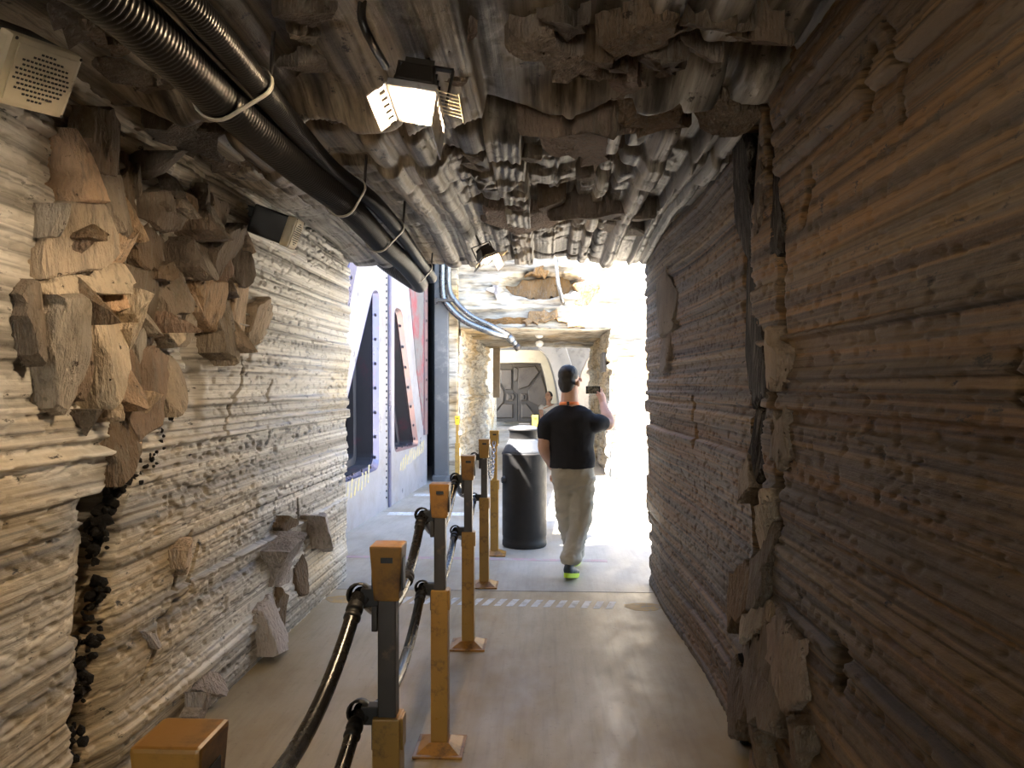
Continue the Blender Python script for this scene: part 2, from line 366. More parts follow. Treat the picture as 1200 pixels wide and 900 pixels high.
# --- left wall
def ysamples(segs):
    out = []
    for a, b, s in segs: out += list(np.arange(a, b, s))
    return np.array(out)
ys = ysamples([(-9, 1.0, .12), (1.0, 2.0, .03), (2.0, 6.36, .011)]); ys[-1] = Y_END
zs = np.arange(-.13, 2.96, .0062)
Yg, Zg = np.meshgrid(ys, zs, indexing='ij')
T1 = strata_table(3, .016, .05); T2 = strata_table(11, .014, .03)
LP = lambda p: [(onX(x, y, XL).y, onX(x, y, XL).z) for x, y in p]
def wall_d(Y, Z, T1, T2, s, big=.05, pits=1.0):
    w = .022 * (vn(Y * .5, Z * 1.2, s) - .5) + .004 * (vn(Y * 3.0, Z * 5, s + 1) - .5) + .006 * Y
    m = sstep(.35, .65, vn(Y * .45 + 5, Z * 1.6, s + 2))
    d = np.interp(Z + w, *T1) * (1 - m) + np.interp(Z + w, *T2) * m
    d = d * (.30 + .85 * vn(Y * .6, Z * 3, s + 3))
    d += big * (fbm(Y * .6, Z * .7, s + 4, 2) - .5) + .008 * (fbm(Y * 4, Z * 18, s + 6) - .5)
    d = .034 * np.tanh(d / .034)
    pm = sstep(.52, .70, vn(Y * 1.2, Z * 11, s + 8)) * pits
    d -= .020 * sstep(.58, .74, fbm(Y * 20, Z * 40, s + 9, 2)) * pm
    d -= .008 * sstep(.70, .84, vn(Y * 34, Z * 70, s + 12))
    return d
d = wall_d(Yg, Zg, T1, T2, 1, .05, .65)
# the section joint: a ragged crevice, and the nearer section standing back a little
J = LP([(162, 470), (150, 545), (122, 600), (125, 690), (108, 790), (92, 900)])
d -= crack(Yg, Zg, J, .085, .30, 3, .07, 9)
d -= .05 * np.exp(-((Yg - 2.72) / .10) ** 2) * (Zg < 1.2)
# hollow behind the broken slabs
cz = np.exp(-(((Yg - 3.1) / .62) ** 4 + ((Zg - 2.02) / .55) ** 4))
d -= .11 * cz * sstep(.30, .5, fbm(Yg * 3.5, Zg * 2.2, 21))
for p in ([(283, 420), (282, 455), (268, 478), (262, 515)], [(236, 640), (222, 690), (185, 735), (178, 765), (168, 800)], [(352, 585), (356, 640), (350, 700)], [(225, 625), (212, 655), (208, 690)], [(318, 448), (312, 470)]):
    d -= crack(Yg, Zg, LP(p), .012, .05, 5, .02, 14)
d -= .12 * sstep(Y_END - .10, Y_END, Yg) ** 2
Xg = XL + d
Yg2 = Yg + sstep(Y_END - .25, Y_END, Yg) * (.13 * (fbm(Zg * 5, Zg * 0, 31) - .5) + .07 * (fbm(Zg * 22, Zg * 0, 33) - .5) + .07 * (Zg - 1.3))
P = np.stack([Xg, Yg2, Zg], -1)
sk = P[-1:].copy(); sk[..., 0] = -2.45; P = np.concatenate([P, sk], 0)
sk = P[:, -1:].copy(); sk[..., 0] = -2.45; P = np.concatenate([P, sk], 1)
wall_left = struct(grid_mesh('wall_left', P, M['rock_left']), 'layered grey and tan rock wall on the left')

# --- right wall
ys = ysamples([(-9, .4, .12), (.4, 1.1, .03), (1.1, 6.42, .0115)]); ys[-1] = 6.42
zs = np.arange(-.13, 2.96, .0062); Yg, Zg = np.meshgrid(ys, zs, indexing='ij')
T1 = strata_table(23, .017, .06); T2 = strata_table(29, .014, .035)
RP = lambda p: [(onX(x, y, XR).y, onX(x, y, XR).z) for x, y in p]
d = wall_d(Yg, Zg, T1, T2, 5, .05, .12)
J = RP([(900, -40), (885, 130), (873, 250), (870, 350), (880, 440), (884, 560), (879, 640)])
d -= crack(Yg, Zg, J, .14, .55, 7, .09, 5)
J2 = RP([(903, 100), (905, 220), (912, 330), (908, 470), (915, 560), (905, 640), (880, 760), (865, 860), (858, 900)])
d -= crack(Yg, Zg, J2, .045, .09, 8, .05, 7)
d -= .05 * sstep(3.1, 3.35, Yg) * (1 - sstep(4.2, 5.6, Yg))
for p in ([(778, 330), (783, 360), (776, 420)], [(945, 200), (935, 260)], [(975, 750), (985, 775), (975, 800)], [(805, 470), (808, 520)], [(1020, 60), (1012, 130)]):
    d -= crack(Yg, Zg, RP(p), .03, .06, 9, .04, 9)
for p in ([(1040, 20), (1055, 80), (1050, 140)], [(1180, 420), (1190, 470)]): d -= crack(Yg, Zg, RP(p), .011, .035, 10, .03, 12)
d -= .10 * sstep(6.32, 6.42, Yg) ** 2
Yg2 = Yg + sstep(6.15, 6.42, Yg) * (.16 * (fbm(Zg * 4, Zg * 0, 41) - .5) + .10 * (fbm(Zg * 20, Zg * 0, 43) - .5) + .12 * (Zg - 1.3))
P = np.stack([XR - d, Yg2, Zg], -1)
sk = P[-1:].copy(); sk[..., 0] = 2.3; P = np.concatenate([P, sk], 0)
sk = P[:, -1:].copy(); sk[..., 0] = 2.3; P = np.concatenate([P, sk], 1)
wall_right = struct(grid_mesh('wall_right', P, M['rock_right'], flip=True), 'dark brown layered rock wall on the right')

# --- ceiling
xs = np.arange(-1.80, 1.0, .0085)
ys = ysamples([(-9, 1.2, .12), (1.2, 1.8, .03), (1.8, 6.42, .012)]); ys[-1] = 6.42
Xg, Yg = np.meshgrid(xs, ys, indexing='ij')
T1 = strata_table(41, .022, .06); T2 = strata_table(43, .018, .04)
yb = Yg + .26 * (fbm(Xg * 2.2, Yg * .3, 51) - .5) + .10 * (vn(Xg * 11, Yg * .6, 52) - .5)
w = .03 * (vn(Xg * .8, Yg * .7, 53) - .5)
far_ = sstep(3.15, 3.2, yb)
dn = np.interp(Xg * .55 + w * 3, *T1) * 1.1 + .09 * (fbm(Xg * 1.5, Yg * 1.6, 54, 2) - .5) + .02 * (fbm(Xg * 9, Yg * 2, 55) - .5)
df = np.interp(Xg + w, *T1) * (.6 + .8 * vn(Xg * 2, Yg * 1.1, 56)) + .006 * (fbm(Xg * 30, Yg * 5, 57) - .5)
for x0, r in ((-.76, .062), (-.575, .058), (.50, .05), (-1.32, .07)):
    df += .055 * np.sqrt(np.clip(1 - ((Xg - x0 + .02 * (vn(Xg * 0, Yg * .9, 58) - .5)) / r) ** 2, 0, 1))
mid = sstep(-.50, -.38, Xg) * (1 - sstep(.34, .46, Xg))
rs = np.random.RandomState(5)
for y0 in (3.62, 3.86, 4.12, 4.36, 4.62, 4.9, 5.3, 5.75, 6.2):
    o = rs.uniform(-.07, .06); sft = rs.uniform(-.1, .1)
    yy = yb + .12 * (fbm(Xg * 3.1 + sft * 40, Yg * 0, 60) - .5)
    df += (o * mid + .012 * rs.normal()) * sstep(y0 - .012, y0 + .012, yy) * (1 - sstep(y0 + .30, y0 + .45, yy))
    df -= (.09 * mid + .012) * np.exp(-((yy - y0 + .04) / .035) ** 2) * sstep(.30, .50, vn(Xg * 3, Yg * 0 + y0 * 7, 61))
df -= .03 * sstep(.58, .72, fbm(Xg * 9, Yg * 9, 62, 3)) * mid
d = dn * (1 - far_) + df * far_
d -= .24 * np.exp(-((yb - 3.08) / .085) ** 2)
d += .10 * np.exp(-((yb - 2.86) / .10) ** 2) * sstep(.35, .6, vn(Xg * 2, Yg * 0, 63))
d -= .09 * np.exp(-((yb - 2.45 - .2 * Xg) / .07) ** 2) * sstep(-.2, .3, Xg)
d -= .006 * sstep(.62, .76, fbm(Xg * 30, Yg * 14, 64, 2))
d = d * (1 - .45 * sstep(5.9, 6.3, Yg))
Zg = ZC - d - .08 * sstep(5.2, 6.42, Yg)
Zg += .10 * sstep(6.32, 6.42, Yg) ** 2
Yg2 = Yg + sstep(6.1, 6.42, Yg) * (.22 * (fbm(Xg * 2.6, Yg * 0, 66, 2) - .5) + .04 * (fbm(Xg * 14, Yg * 0, 67) - .5))
P = np.stack([Xg, Yg2, Zg], -1)
sk = P[:, -1:].copy(); sk[..., 2] = 2.95; P = np.concatenate([P, sk], 1)
ceiling = struct(grid_mesh('ceiling', P, M['rock_ceiling'], flip=False), 'broken ridged rock ceiling of the passage')
bm = bmesh.new(); box(bm, (-.05, -1.4, 3.0), (4.9, 15.3, .16)); struct(from_bm('trim_1', bm, M['ground']), 'top of the rock over the passage')

# --- broken slabs of rock standing out of the walls and ceiling
rng = random.Random(4)
def shard(parent, uv, place, depth, mat, tilt=(0, 0), cyl=.45, jit=.012, back=.09, n=4, name='rock_slab', grow_=1.10):
    """a broken slab: sharp ragged outline, a tilted and slightly curved front with a few flat facets, straight broken sides"""
    P2 = []; m = len(uv); c0 = sum((Vector(p) for p in uv), Vector((0, 0))) / m
    uv = [c0 + (Vector(p) - c0) * grow_ for p in uv]
    for k in range(m):
        a = uv[k]; b = uv[(k + 1) % m]; L = (b - a).length; steps = max(1, min(n, int(L / .035)))
        for s in range(steps): P2.append(a.lerp(b, s / steps) + Vector((rng.gauss(0, jit * .7), rng.gauss(0, jit * .7))))
    c = sum(P2, Vector((0, 0))) / len(P2); N = len(P2)
    w = max(abs(p.x - c.x) for p in P2) + 1e-4; h = max(abs(p.y - c.y) for p in P2) + 1e-4
    off = rng.uniform(-.7, .7); sd_ = rng.uniform(0, 90); ty = tilt[1] + rng.choice([-1, -1, 1]) * rng.uniform(.15, .6) * depth / h; tx = tilt[0] + rng.uniform(-.4, .4) * depth / w
    def front(q):
        e = (q.x - c.x) / w - off
        f = fbm(np.array([q.x * 9]), np.array([q.y * 4]), sd_, 3)[0] - .5
        return max(.008, depth * (.85 - cyl * .5 * e * e + .10 * (abs(e) < .25)) + tx * (q.x - c.x) + ty * (q.y - c.y) + .5 * depth * f)
    bmx = bmesh.new(); rings = []
    for sc_, lv in ((1.03, -1), (1.0, 0), (.93, 1), (.66, 1), (.34, 1)):
        r = []
        for p in P2:
            q = c + (p - c) * sc_
            dd = -back if lv < 0 else front(q) * (.80 if lv == 0 else 1)
            r.append(bmx.verts.new(place(q.x, q.y, dd)))
        rings.append(r)
    for r0, r1 in zip(rings[:-1], rings[1:]):
        for k in range(N): bmx.faces.new((r0[k], r0[(k + 1) % N], r1[(k + 1) % N], r1[k]))
    cv = bmx.verts.new(place(c.x, c.y, front(c)))
    for k in range(N): bmx.faces.new((rings[-1][k], rings[-1][(k + 1) % N], cv))
    o = from_bm(name, bmx, mat, parent, True); o.data.set_sharp_from_angle(angle=math.radians(24))
    return o
pl_left = lambda u, v, dd: (XL - .015 + dd, u, v)
pl_right = lambda u, v, dd: (XR + .02 - dd, u, v)
pl_ceil = lambda u, v, dd: (u, v, ZC + .02 - dd)
def crop(pts, ox, oy, s): return [(ox + x / s, oy + y / s) for x, y in pts]
def uvL(pts): return [(onX(x, y, XL + .04).y, onX(x, y, XL + .04).z) for x, y in pts]
def uvR(pts): return [(onX(x, y, XR - .03).y, onX(x, y, XR - .03).z) for x, y in pts]
def uvC(pts): return [tuple(onZ(x, y, ZC - .04).xy) for x, y in pts]
B, D_, S, Pp = M['shard_brown'], M['shard_dark'], M['shard'], M['shard_pale']
LS = [  # outlines on the left wall (crop frame), thickness, material
 ([(190,20),(240,15),(275,60),(265,180),(235,190),(200,180),(190,120)], .10, B), ([(150,95),(185,80),(195,190),(215,260),(190,270),(165,250),(160,150)], .09, S),
 ([(205,185),(250,195),(290,190),(308,230),(300,330),(270,350),(225,340),(205,270)], .13, D_), ([(120,275),(150,265),(205,268),(220,330),(215,410),(180,430),(110,455)], .11, S),
 ([(215,345),(270,360),(295,345),(300,420),(250,430),(215,410)], .10, S), ([(315,150),(340,190),(330,260),(325,330),(300,360),(305,250)], .05, B),
 ([(340,250),(380,240),(400,300),(395,330),(360,320),(340,300)], .10, D_), ([(330,330),(360,320),(412,360),(410,440),(380,450),(330,430),(305,370)], .07, B),
 ([(500,220),(530,235),(525,330),(500,345),(490,290)], .07, D_), ([(530,240),(570,270),(560,320),(530,340)], .06, S), ([(545,335),(575,330),(590,380),(570,480),(540,490),(525,400)], .10, D_),
 ([(460,430),(500,370),(525,380),(530,460),(500,470),(465,460)], .06, S), ([(80,480),(180,435),(280,430),(285,480),(240,510),(190,500),(120,520)], .12, S),
 ([(20,500),(70,475),(85,520),(90,620),(60,690),(40,660),(38,560)], .09, D_), ([(85,520),(160,530),(175,600),(165,690),(150,750),(130,810),(105,800),(90,730),(80,640)], .15, S),
 ([(165,540),(195,570),(210,700),(200,770),(170,760)], .05, D_), ([(190,510),(240,545),(275,580),(290,640),(285,700),(250,760),(225,790),(215,700),(200,600)], .12, S),
 ([(275,500),(310,530),(320,600),(300,660),(285,600)], .15, S), ([(300,440),(380,450),(390,540),(385,630),(340,640),(310,560)], .06, B), ([(385,460),(440,455),(450,530),(420,560),(395,560)], .10, D_),
 ([(400,570),(430,560),(440,600),(410,640),(395,620)], .08, S), ([(430,560),(470,540),(480,600),(460,640),(430,645)], .07, S), ([(475,470),(530,480),(545,540),(540,600),(510,590),(490,540)], .10, S),
 ([(540,500),(570,560),(575,620),(550,685),(530,650),(530,560)], .11, D_), ([(575,480),(600,465),(620,520),(615,610),(590,600),(575,560)], .07, S), ([(625,540),(650,520),(680,560),(675,610),(640,640),(625,600)], .08, S),
 ([(260,730),(300,700),(310,760),(290,800),(270,790)], .10, S), ([(325,660),(350,650),(385,680),(380,760),(360,850),(330,870),(315,800),(320,720)], .09, D_),
 ([(385,690),(420,675),(435,720),(420,790),(395,820),(380,780)], .10, S), ([(290,800),(320,830),(335,900),(310,960),(280,1000),(270,900)], .06, B)]
for pts, dp, mt in LS: shard(wall_left, uvL(crop(pts, 20, 120, 2.25)), pl_left, dp * .85, mt, tilt=(rng.uniform(-.15, .15), rng.uniform(-.25, .12)))
for k in range(46):      # smaller broken pieces between the big slabs
    cx, cy = rng.uniform(90, 640), rng.uniform(150, 860)
    if cy > 640 and not 200 < cx < 440 or cx > 420 and (cy < 230 or cy > 660): continue
    w_, h_ = rng.uniform(12, 30), rng.uniform(26, 70)
    pts = [(cx + w_ * (.6 + .5 * rng.random()) * math.cos(a), cy + h_ * (.6 + .5 * rng.random()) * math.sin(a)) for a in [i * 2 * math.pi / 7 + rng.uniform(-.3, .3) for i in range(7)]]
    shard(wall_left, uvL(crop(pts, 20, 120, 2.25)), pl_left, rng.uniform(.04, .15), rng.choice([S, S, D_, B]), tilt=(rng.uniform(-.3, .3), rng.uniform(-.4, .2)), grow_=1.0)
for pts, dp, mt in [([(950,150),(1010,80),(1050,100),(1070,190),(1040,240),(980,250)], .07, Pp), ([(1015,20),(1055,40),(1010,85),(1000,60)], .05, B), ([(1095,20),(1150,10),(1180,80),(1165,130),(1110,120)], .08, Pp),
   ([(925,345),(985,290),(1000,400),(985,460),(935,490)], .08, Pp), ([(655,740),(680,650),(740,650),(740,690),(690,740)], .08, Pp), ([(700,620),(755,540),(785,580),(780,640),(730,650)], .05, Pp), ([(640,130),(680,90),(710,150),(690,210),(640,200)], .05, S),
   ([(1000,280),(1020,300),(1015,430),(995,440),(985,330)], .03, B), ([(1060,90),(1085,180),(1070,290),(1055,280),(1060,180)], .03, B), ([(535,430),(590,410),(600,460),(550,475)], .03, Pp)]:
    shard(wall_left, uvL(crop(pts, 0, 600, 3)), pl_left, dp * 1.25, mt, tilt=(rng.uniform(-.3, .3), rng.uniform(-.3, .3)), jit=.016)
for pts, dp, mt in [([(215,190),(240,170),(265,220),(250,330),(210,370)], .05, B), ([(270,200),(330,50),(345,100),(325,200),(320,300),(280,300)], .06, B), ([(250,420),(300,440),(330,380),(350,500),(400,620),(370,710),(310,700),(290,600)], .08, B),
   ([(190,560),(220,500),(260,520),(260,700),(230,780),(200,680)], .06, B), ([(345,400),(365,330),(420,420),(440,600),(405,690),(365,500)], .07, D_), ([(300,310),(335,320),(330,360),(300,420),(270,400)], .09, D_), ([(260,720),(320,720),(340,857),(280,857)], .07, B), ([(400,720),(440,700),(470,740),(440,857),(390,857)], .06, B)]:
    shard(wall_right, uvR(crop(pts, 780, 600, 2.857)), pl_right, dp, mt, jit=.03)
for pts, dp, mt in [([(400,260),(430,250),(445,330),(425,400),(400,400)], .06, D_), 
   ([(415,480),(450,490),(460,600),(440,660),(415,600)], .05, D_), ([(380,720),(410,715),(405,770),(380,775)], .05, S), ([(75,70),(95,50),(115,120),(110,230),(85,240)], .05, D_), ([(80,260),(100,240),(100,340),(85,360)], .05, D_), ([(310,640),(330,620),(345,700),(325,720)], .04, D_), ([(390,790),(410,770),(400,860),(370,900),(370,850)], .06, D_)]:
    shard(wall_right, uvR(crop(pts, 740, 300, 2.609)), pl_right, dp, mt, jit=.03)
shard(wall_right, uvR(crop([(235,410),(250,520),(262,640),(250,780),(235,800),(220,700),(225,560)], 800, 0, 3)), pl_right, .03, B, jit=.02)
CS = [([(600,120),(700,115),(800,160),(920,240),(900,255),(800,250),(700,190)], .12, D_), ([(750,90),(870,85),(880,130),(800,140),(740,120)], .08, B), ([(910,130),(1050,90),(1180,60),(1200,130),(1100,160),(1000,170)], .10, B),
 ([(880,200),(930,170),(1000,230),(960,250)], .13, B), ([(1040,190),(1190,170),(1200,260),(1120,290),(1060,240)], .11, B), ([(800,260),(900,255),(960,270),(920,310),(850,290)], .09, D_), ([(950,270),(1050,290),(1050,340),(980,370),(950,320)], .10, D_),
 ([(640,430),(720,430),(820,430),(970,400),(980,420),(860,460),(760,470),(700,460)], .14, D_), ([(700,480),(850,470),(1000,430),(1010,480),(950,540),(900,580),(840,540),(760,540)], .09, D_), ([(510,750),(650,740),(750,760),(740,790),(620,800),(510,780)], .10, D_),
 ([(760,750),(850,730),(1040,740),(960,780),(850,780)], .11, D_), ([(690,725),(760,710),(770,740),(720,760)], .08, B), ([(950,770),(1090,750),(1040,790),(960,790)], .09, D_), ([(300,240),(390,250),(400,310),(330,330)], .10, D_), ([(350,120),(420,110),(420,150),(370,150)], .08, D_),
 ([(980,370),(1080,350),(1190,360),(1190,420),(1080,430),(1000,410)], .12, B), ([(880,800),(1000,790),(1060,830),(960,840)], .07, D_), ([(620,560),(700,555),(690,600),(640,600)], .06, D_), ([(840,640),(900,620),(900,690),(850,700)], .05, D_), ([(440,560),(490,555),(480,620),(440,610)], .05, D_)]
for pts, dp, mt in CS: shard(ceiling, uvC(crop(pts, 400, 0, 3)), pl_ceil, dp * .8, mt, jit=.03, cyl=.2)
for pts, dp, mt in [([(480,300),(640,290),(640,360),(520,370)], .08, B), ([(620,490),(780,480),(760,560),(640,550)], .08, B), ([(410,210),(560,250),(500,300),(380,280)], .07, B), ([(510,430),(690,420),(700,500),(560,520)], .09, B), ([(700,500),(870,560),(930,610),(760,590)], .08, B),
   ([(170,30),(300,80),(330,160),(240,150),(170,90)], .07, B), ([(340,120),(450,200),(430,260),(350,180)], .06, B), ([(960,40),(1030,20),(1180,60),(1150,100),(1000,90)], .08, B), ([(980,120),(1060,110),(1120,180),(1050,190)], .07, D_), ([(1010,230),(1130,220),(1150,270),(1040,290)], .07, D_), ([(960,330),(1180,390),(1190,430),(1000,400)], .06, B)]:
    shard(ceiling, uvC(crop(pts, 0, 0, 3)), pl_ceil, dp * .8, mt, jit=.03, cyl=.2)
for pts, dp, mt in [([(0,60),(150,70),(210,110),(120,150),(20,140)], .10, B), ([(0,160),(140,170),(130,200),(20,190)], .11, D_), ([(150,120),(330,110),(380,160),(230,180)], .09, B), ([(0,370),(130,370),(250,390),(230,420),(60,420)], .12, B)]:
    shard(ceiling, uvC(crop(pts, 800, 0, 3)), pl_ceil, dp * .8, mt, jit=.03, cyl=.2)
# dark rubble packed in the left crevice and along the far joint
stones = []
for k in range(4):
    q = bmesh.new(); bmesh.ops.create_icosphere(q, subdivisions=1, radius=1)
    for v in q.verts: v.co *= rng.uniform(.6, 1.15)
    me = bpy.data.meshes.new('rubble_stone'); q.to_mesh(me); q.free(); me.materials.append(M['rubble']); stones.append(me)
def rubble(poly, n, spread, rmin, rmax, X, parent, sgn):
    for k in range(n):
        t = rng.random() * (len(poly) - 1); i = min(int(t), len(poly) - 2); f = t - i
        y = poly[i][0] * (1 - f) + poly[i + 1][0] * f + rng.gauss(0, spread); z = poly[i][1] * (1 - f) + poly[i + 1][1] * f + rng.gauss(0, .02)
        o = bpy.data.objects.new('rubble_stone', rng.choice(stones)); r = rng.uniform(rmin, rmax)
        o.location = (X + sgn * rng.uniform(-.075, -.012), y, max(.01, z)); o.scale = (r, r * rng.uniform(.7, 1.3), r * rng.uniform(.8, 1.6)); o.rotation_euler = (rng.uniform(0, 6), rng.uniform(0, 6), rng.uniform(0, 6)); link(o, parent)
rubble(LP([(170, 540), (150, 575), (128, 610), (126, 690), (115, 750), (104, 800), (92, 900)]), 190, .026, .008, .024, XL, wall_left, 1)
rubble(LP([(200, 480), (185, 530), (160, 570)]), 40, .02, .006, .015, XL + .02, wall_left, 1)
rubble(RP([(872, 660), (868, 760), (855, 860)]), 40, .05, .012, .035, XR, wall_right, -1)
# near-black slabs painting the unlit depth of the right wall's joint
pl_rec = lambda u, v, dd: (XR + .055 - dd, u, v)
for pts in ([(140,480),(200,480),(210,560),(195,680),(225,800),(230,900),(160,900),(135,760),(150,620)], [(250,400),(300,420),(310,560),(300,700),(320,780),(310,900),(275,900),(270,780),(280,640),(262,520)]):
    shard(wall_right, uvR(crop(pts, 800, 0, 3)), pl_rec, .05, M['rubble'], jit=.02, cyl=.1, grow_=1.0, name='crevice_shade')
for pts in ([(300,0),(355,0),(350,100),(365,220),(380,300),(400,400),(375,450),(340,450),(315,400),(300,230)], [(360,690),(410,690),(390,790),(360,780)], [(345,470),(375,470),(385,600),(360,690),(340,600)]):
    shard(wall_right, uvR(crop(pts, 740, 300, 2.609)), pl_rec, .05, M['rubble'], jit=.02, cyl=.1, grow_=1.0, name='crevice_shade')
# ------------------------------------------------------------------ yard: facade, second passage, hangar door
YF = 13.0; FX0, FX1, FZ = -1.50, 1.10, 2.55
xs = np.concatenate([np.arange(-1.86, FX0, .03), np.arange(FX0, FX1, .022), np.arange(FX1, 7.5, .06)]); zs = np.concatenate([np.arange(-.13, 4.7, .022)])
Xg, Zg = np.meshgrid(xs, zs, indexing='ij')
T1 = strata_table(61, .018, .07)
w = .08 * (vn(Xg * .7, Zg, 71) - .5)
d = np.interp(Zg + w, *T1) + .14 * (fbm(Xg * 1.1, Zg * 1.1, 72) - .5) + .05 * (fbm(Xg * 6, Zg * 9, 73) - .5)
c0 = onY(632, 337, YF)
d -= .38 * (1 - sstep(.5, 1.0, ((Xg - c0.x) / .80) ** 2 + ((Zg - c0.z - .05) / .24) ** 2 + .8 * (fbm(Xg * 4, Zg * 4, 74) - .5)))
jag = .10 * (fbm(Zg * 3, Xg * 3, 75) - .5)
inside = (Xg > FX0 + jag) & (Xg < FX1 + jag) & (Zg < FZ + jag)
P = np.stack([Xg, YF - d, Zg], -1)
keep = ~(inside[:-1, :-1] & inside[1:, 1:])
wall_far = struct(grid_mesh('wall_far', P, M['rock_pale'], keep=keep), 'pale sunlit rock face across the yard')
bm = bmesh.new(); box(bm, (2.1, 16.4, 4.7), (11.2, 7.2, .1)); struct(from_bm('trim_2', bm, M['ground']), 'top of the rock over the second passage')
def passage_wall(name, X, sgn, label, s):
    ysq = np.arange(12.9, 19.6, .03); zq = np.arange(-.13, 2.75, .025); Y, Z = np.meshgrid(ysq, zq, indexing='ij')
    T = strata_table(s, .03, .08); q = np.interp(Z + .05 * (vn(Y, Z, s) - .5), *T) + .12 * (fbm(Y * 1.3, Z * 1.3, s) - .5) + .04 * (fbm(Y * 7, Z * 9, s + 2) - .5)
    return struct(grid_mesh(name, np.stack([X + sgn * q, Y, Z], -1), M['rock_pale_lit'], flip=sgn < 0), label)
passage_wall('wall_far_left', FX0 + .02, 1, 'pale rock side of the second passage, beside the grey column', 81)
passage_wall('wall_far_right', FX1 - .02, -1, 'pale rock jamb of the second passage, behind the man', 83)
xq = np.arange(FX0 - .2, FX1 + .25, .03); yq = np.arange(12.85, 19.6, .03); Xg, Yg = np.meshgrid(xq, yq, indexing='ij')
q = .12 * (fbm(Xg * 1.6, Yg * 1.6, 91) - .5) + np.interp(Yg * .6, *strata_table(85, .03, .08)) + .04 * (fbm(Xg * 7, Yg * 7, 92) - .5)
struct(grid_mesh('ceiling_far', np.stack([Xg, Yg, FZ - q], -1), M['rock_pale']), 'pale rock underside of the second passage')
# sandy broken rock in the hollow and along the lower lip of the face
pl_face = lambda u, v, dd: (u, YF + .05 - dd, v)
def uvF(pts): return [(onY(x, y, YF - .1).x, onY(x, y, YF - .1).z) for x, y in pts]
SD = M['shard_sand']
for pts, dp, mt, bk in [([(590,336),(612,328),(648,322),(650,346),(628,350),(610,346)], -.16, SD, .35), ([(652,324),(676,326),(678,346),(662,350),(652,346)], -.12, SD, .3), ([(676,330),(700,334),(690,352),(676,356)], .10, SD, .2), ([(575,338),(584,334),(588,344),(578,348)], .2, Pp, .2),
   ([(556,376),(590,374),(618,372),(616,379),(580,381),(556,380)], .16, SD, .2), ([(615,374),(628,365),(650,366),(652,372),(632,378),(616,380)], .22, SD, .2), ([(650,372),(668,370),(680,378),(660,379)], .18, SD, .2), ([(618,320),(632,314),(640,318),(626,322)], .16, SD, .2)]:
    o = shard(wall_far, uvF(pts), (lambda u, v, dd: (u, YF + .05 - dd, v)) if dp > 0 else (lambda u, v, dd: (u, YF + .33 - dd, v)), abs(dp), mt, jit=.05, back=bk, cyl=.2)

bm = bmesh.new(); box(bm, (-2.2, 15.0, 2.3), (.8, .1, 4.9)); box(bm, (-2.62, 13.6, 2.3), (.1, 2.9, 4.9)); box(bm, (-1.9, 13.95, 2.3), (.06, 2.1, 4.9)); box(bm, (-2.25, 13.6, 4.72), (.9, 2.9, .1)); struct(from_bm('trim_3', bm, M['recess_dark']), 'black box standing in for the shaded gap between hull wall and column')  # near-black alcove, its roof and side added to keep sun out
# hangar front
YD = 29.0
bm = bmesh.new(); box(bm, (-2.2, YD + .9, 2.6), (9.0, .3, 5.6)); struct(from_bm('wall_hangar', bm, M['rib']), 'grey brown wall around the hangar door')
bm = bmesh.new(); box(bm, (-2.2, YD - 1.5, 5.0), (8.0, 7.2, .3)); struct(from_bm('ceiling_shade', bm, M['rib']), 'unseen slab added to shade the hangar door')  # out-of-view slab, added only to keep the sun off the door
def outline_prism(name, pts, y0, y1, mat, parent=None, bev=0):
    b = bmesh.new()
    A = [b.verts.new((x, y0, z)) for x, z in pts]; C = [b.verts.new((x, y1, z)) for x, z in pts]
    n = len(pts); b.faces.new(A); b.faces.new(C[::-1])
    for k in range(n): b.faces.new((A[k], A[(k + 1) % n], C[(k + 1) % n], C[k]))
    bmesh.ops.recalc_face_normals(b, faces=b.faces)
    if bev: bmesh.ops.bevel(b, geom=[e for e in b.edges if abs(e.verts[0].co.y - e.verts[1].co.y) < 1e-4 and e.verts[0].co.y < (y0 + y1) / 2], offset=bev, segments=1, affect='EDGES')
    return from_bm(name, b, mat, parent)
def fz(pts, Y): return [(onY(x, y, Y).x, onY(x, y, Y).z) for x, y in pts]
d4 = lambda pts: [(570 + x / 7.5, 390 + y / 7.5) for x, y in pts]
door = struct(empty('door_1', (0, 0, 0)), 'brown double hangar door with angular panels at the end')
def pz(name, pts, y0, y1, mat, parent, bev=0): return outline_prism(name, fz(d4(pts), YD), y0, y1, mat, parent, bev)
lf = pz('door_leaf', [(75,270),(228,270),(228,510),(270,540),(270,785),(75,785),(20,640),(40,430)], YD + .25, YD + .5, M['door'], door)
rt = pz('door_leaf', [(232,270),(440,270),(480,300),(505,400),(540,540),(560,785),(274,785),(274,538),(232,508)], YD + .25, YD + .5, M['door'], door)
for par, pts in ((lf, [(120,320),(222,320),(222,500),(165,500),(125,440)]), (lf, [(140,625),(230,625),(230,750),(85,750),(80,715)]), (lf, [(60,440),(120,450),(155,520),(150,610),(80,690),(40,600)]), (lf, [(175,530),(235,530),(252,560),(235,598),(175,598)]),
                 (rt, [(280,300),(430,290),(465,345),(370,470),(280,500),(275,430)]), (rt, [(480,365),(505,440),(535,560),(545,690),(370,600),(365,500)]), (rt, [(305,625),(350,620),(425,720),(420,750),(305,750)]), (rt, [(298,535),(345,530),(360,560),(350,600),(298,600)]), (rt, [(240,300),(262,300),(278,320),(278,400),(262,425),(240,425)])):
    pn = pz('panel', pts, YD + .17, YD + .27, M['door_trim'], par, .03)
for par, pts in ((lf, [(190,545),(218,545),(218,585),(190,585)]), (rt, [(318,545),(335,545),(335,585),(318,585)])): pz('latch', pts, YD + .11, YD + .2, M['door'], par, .02)
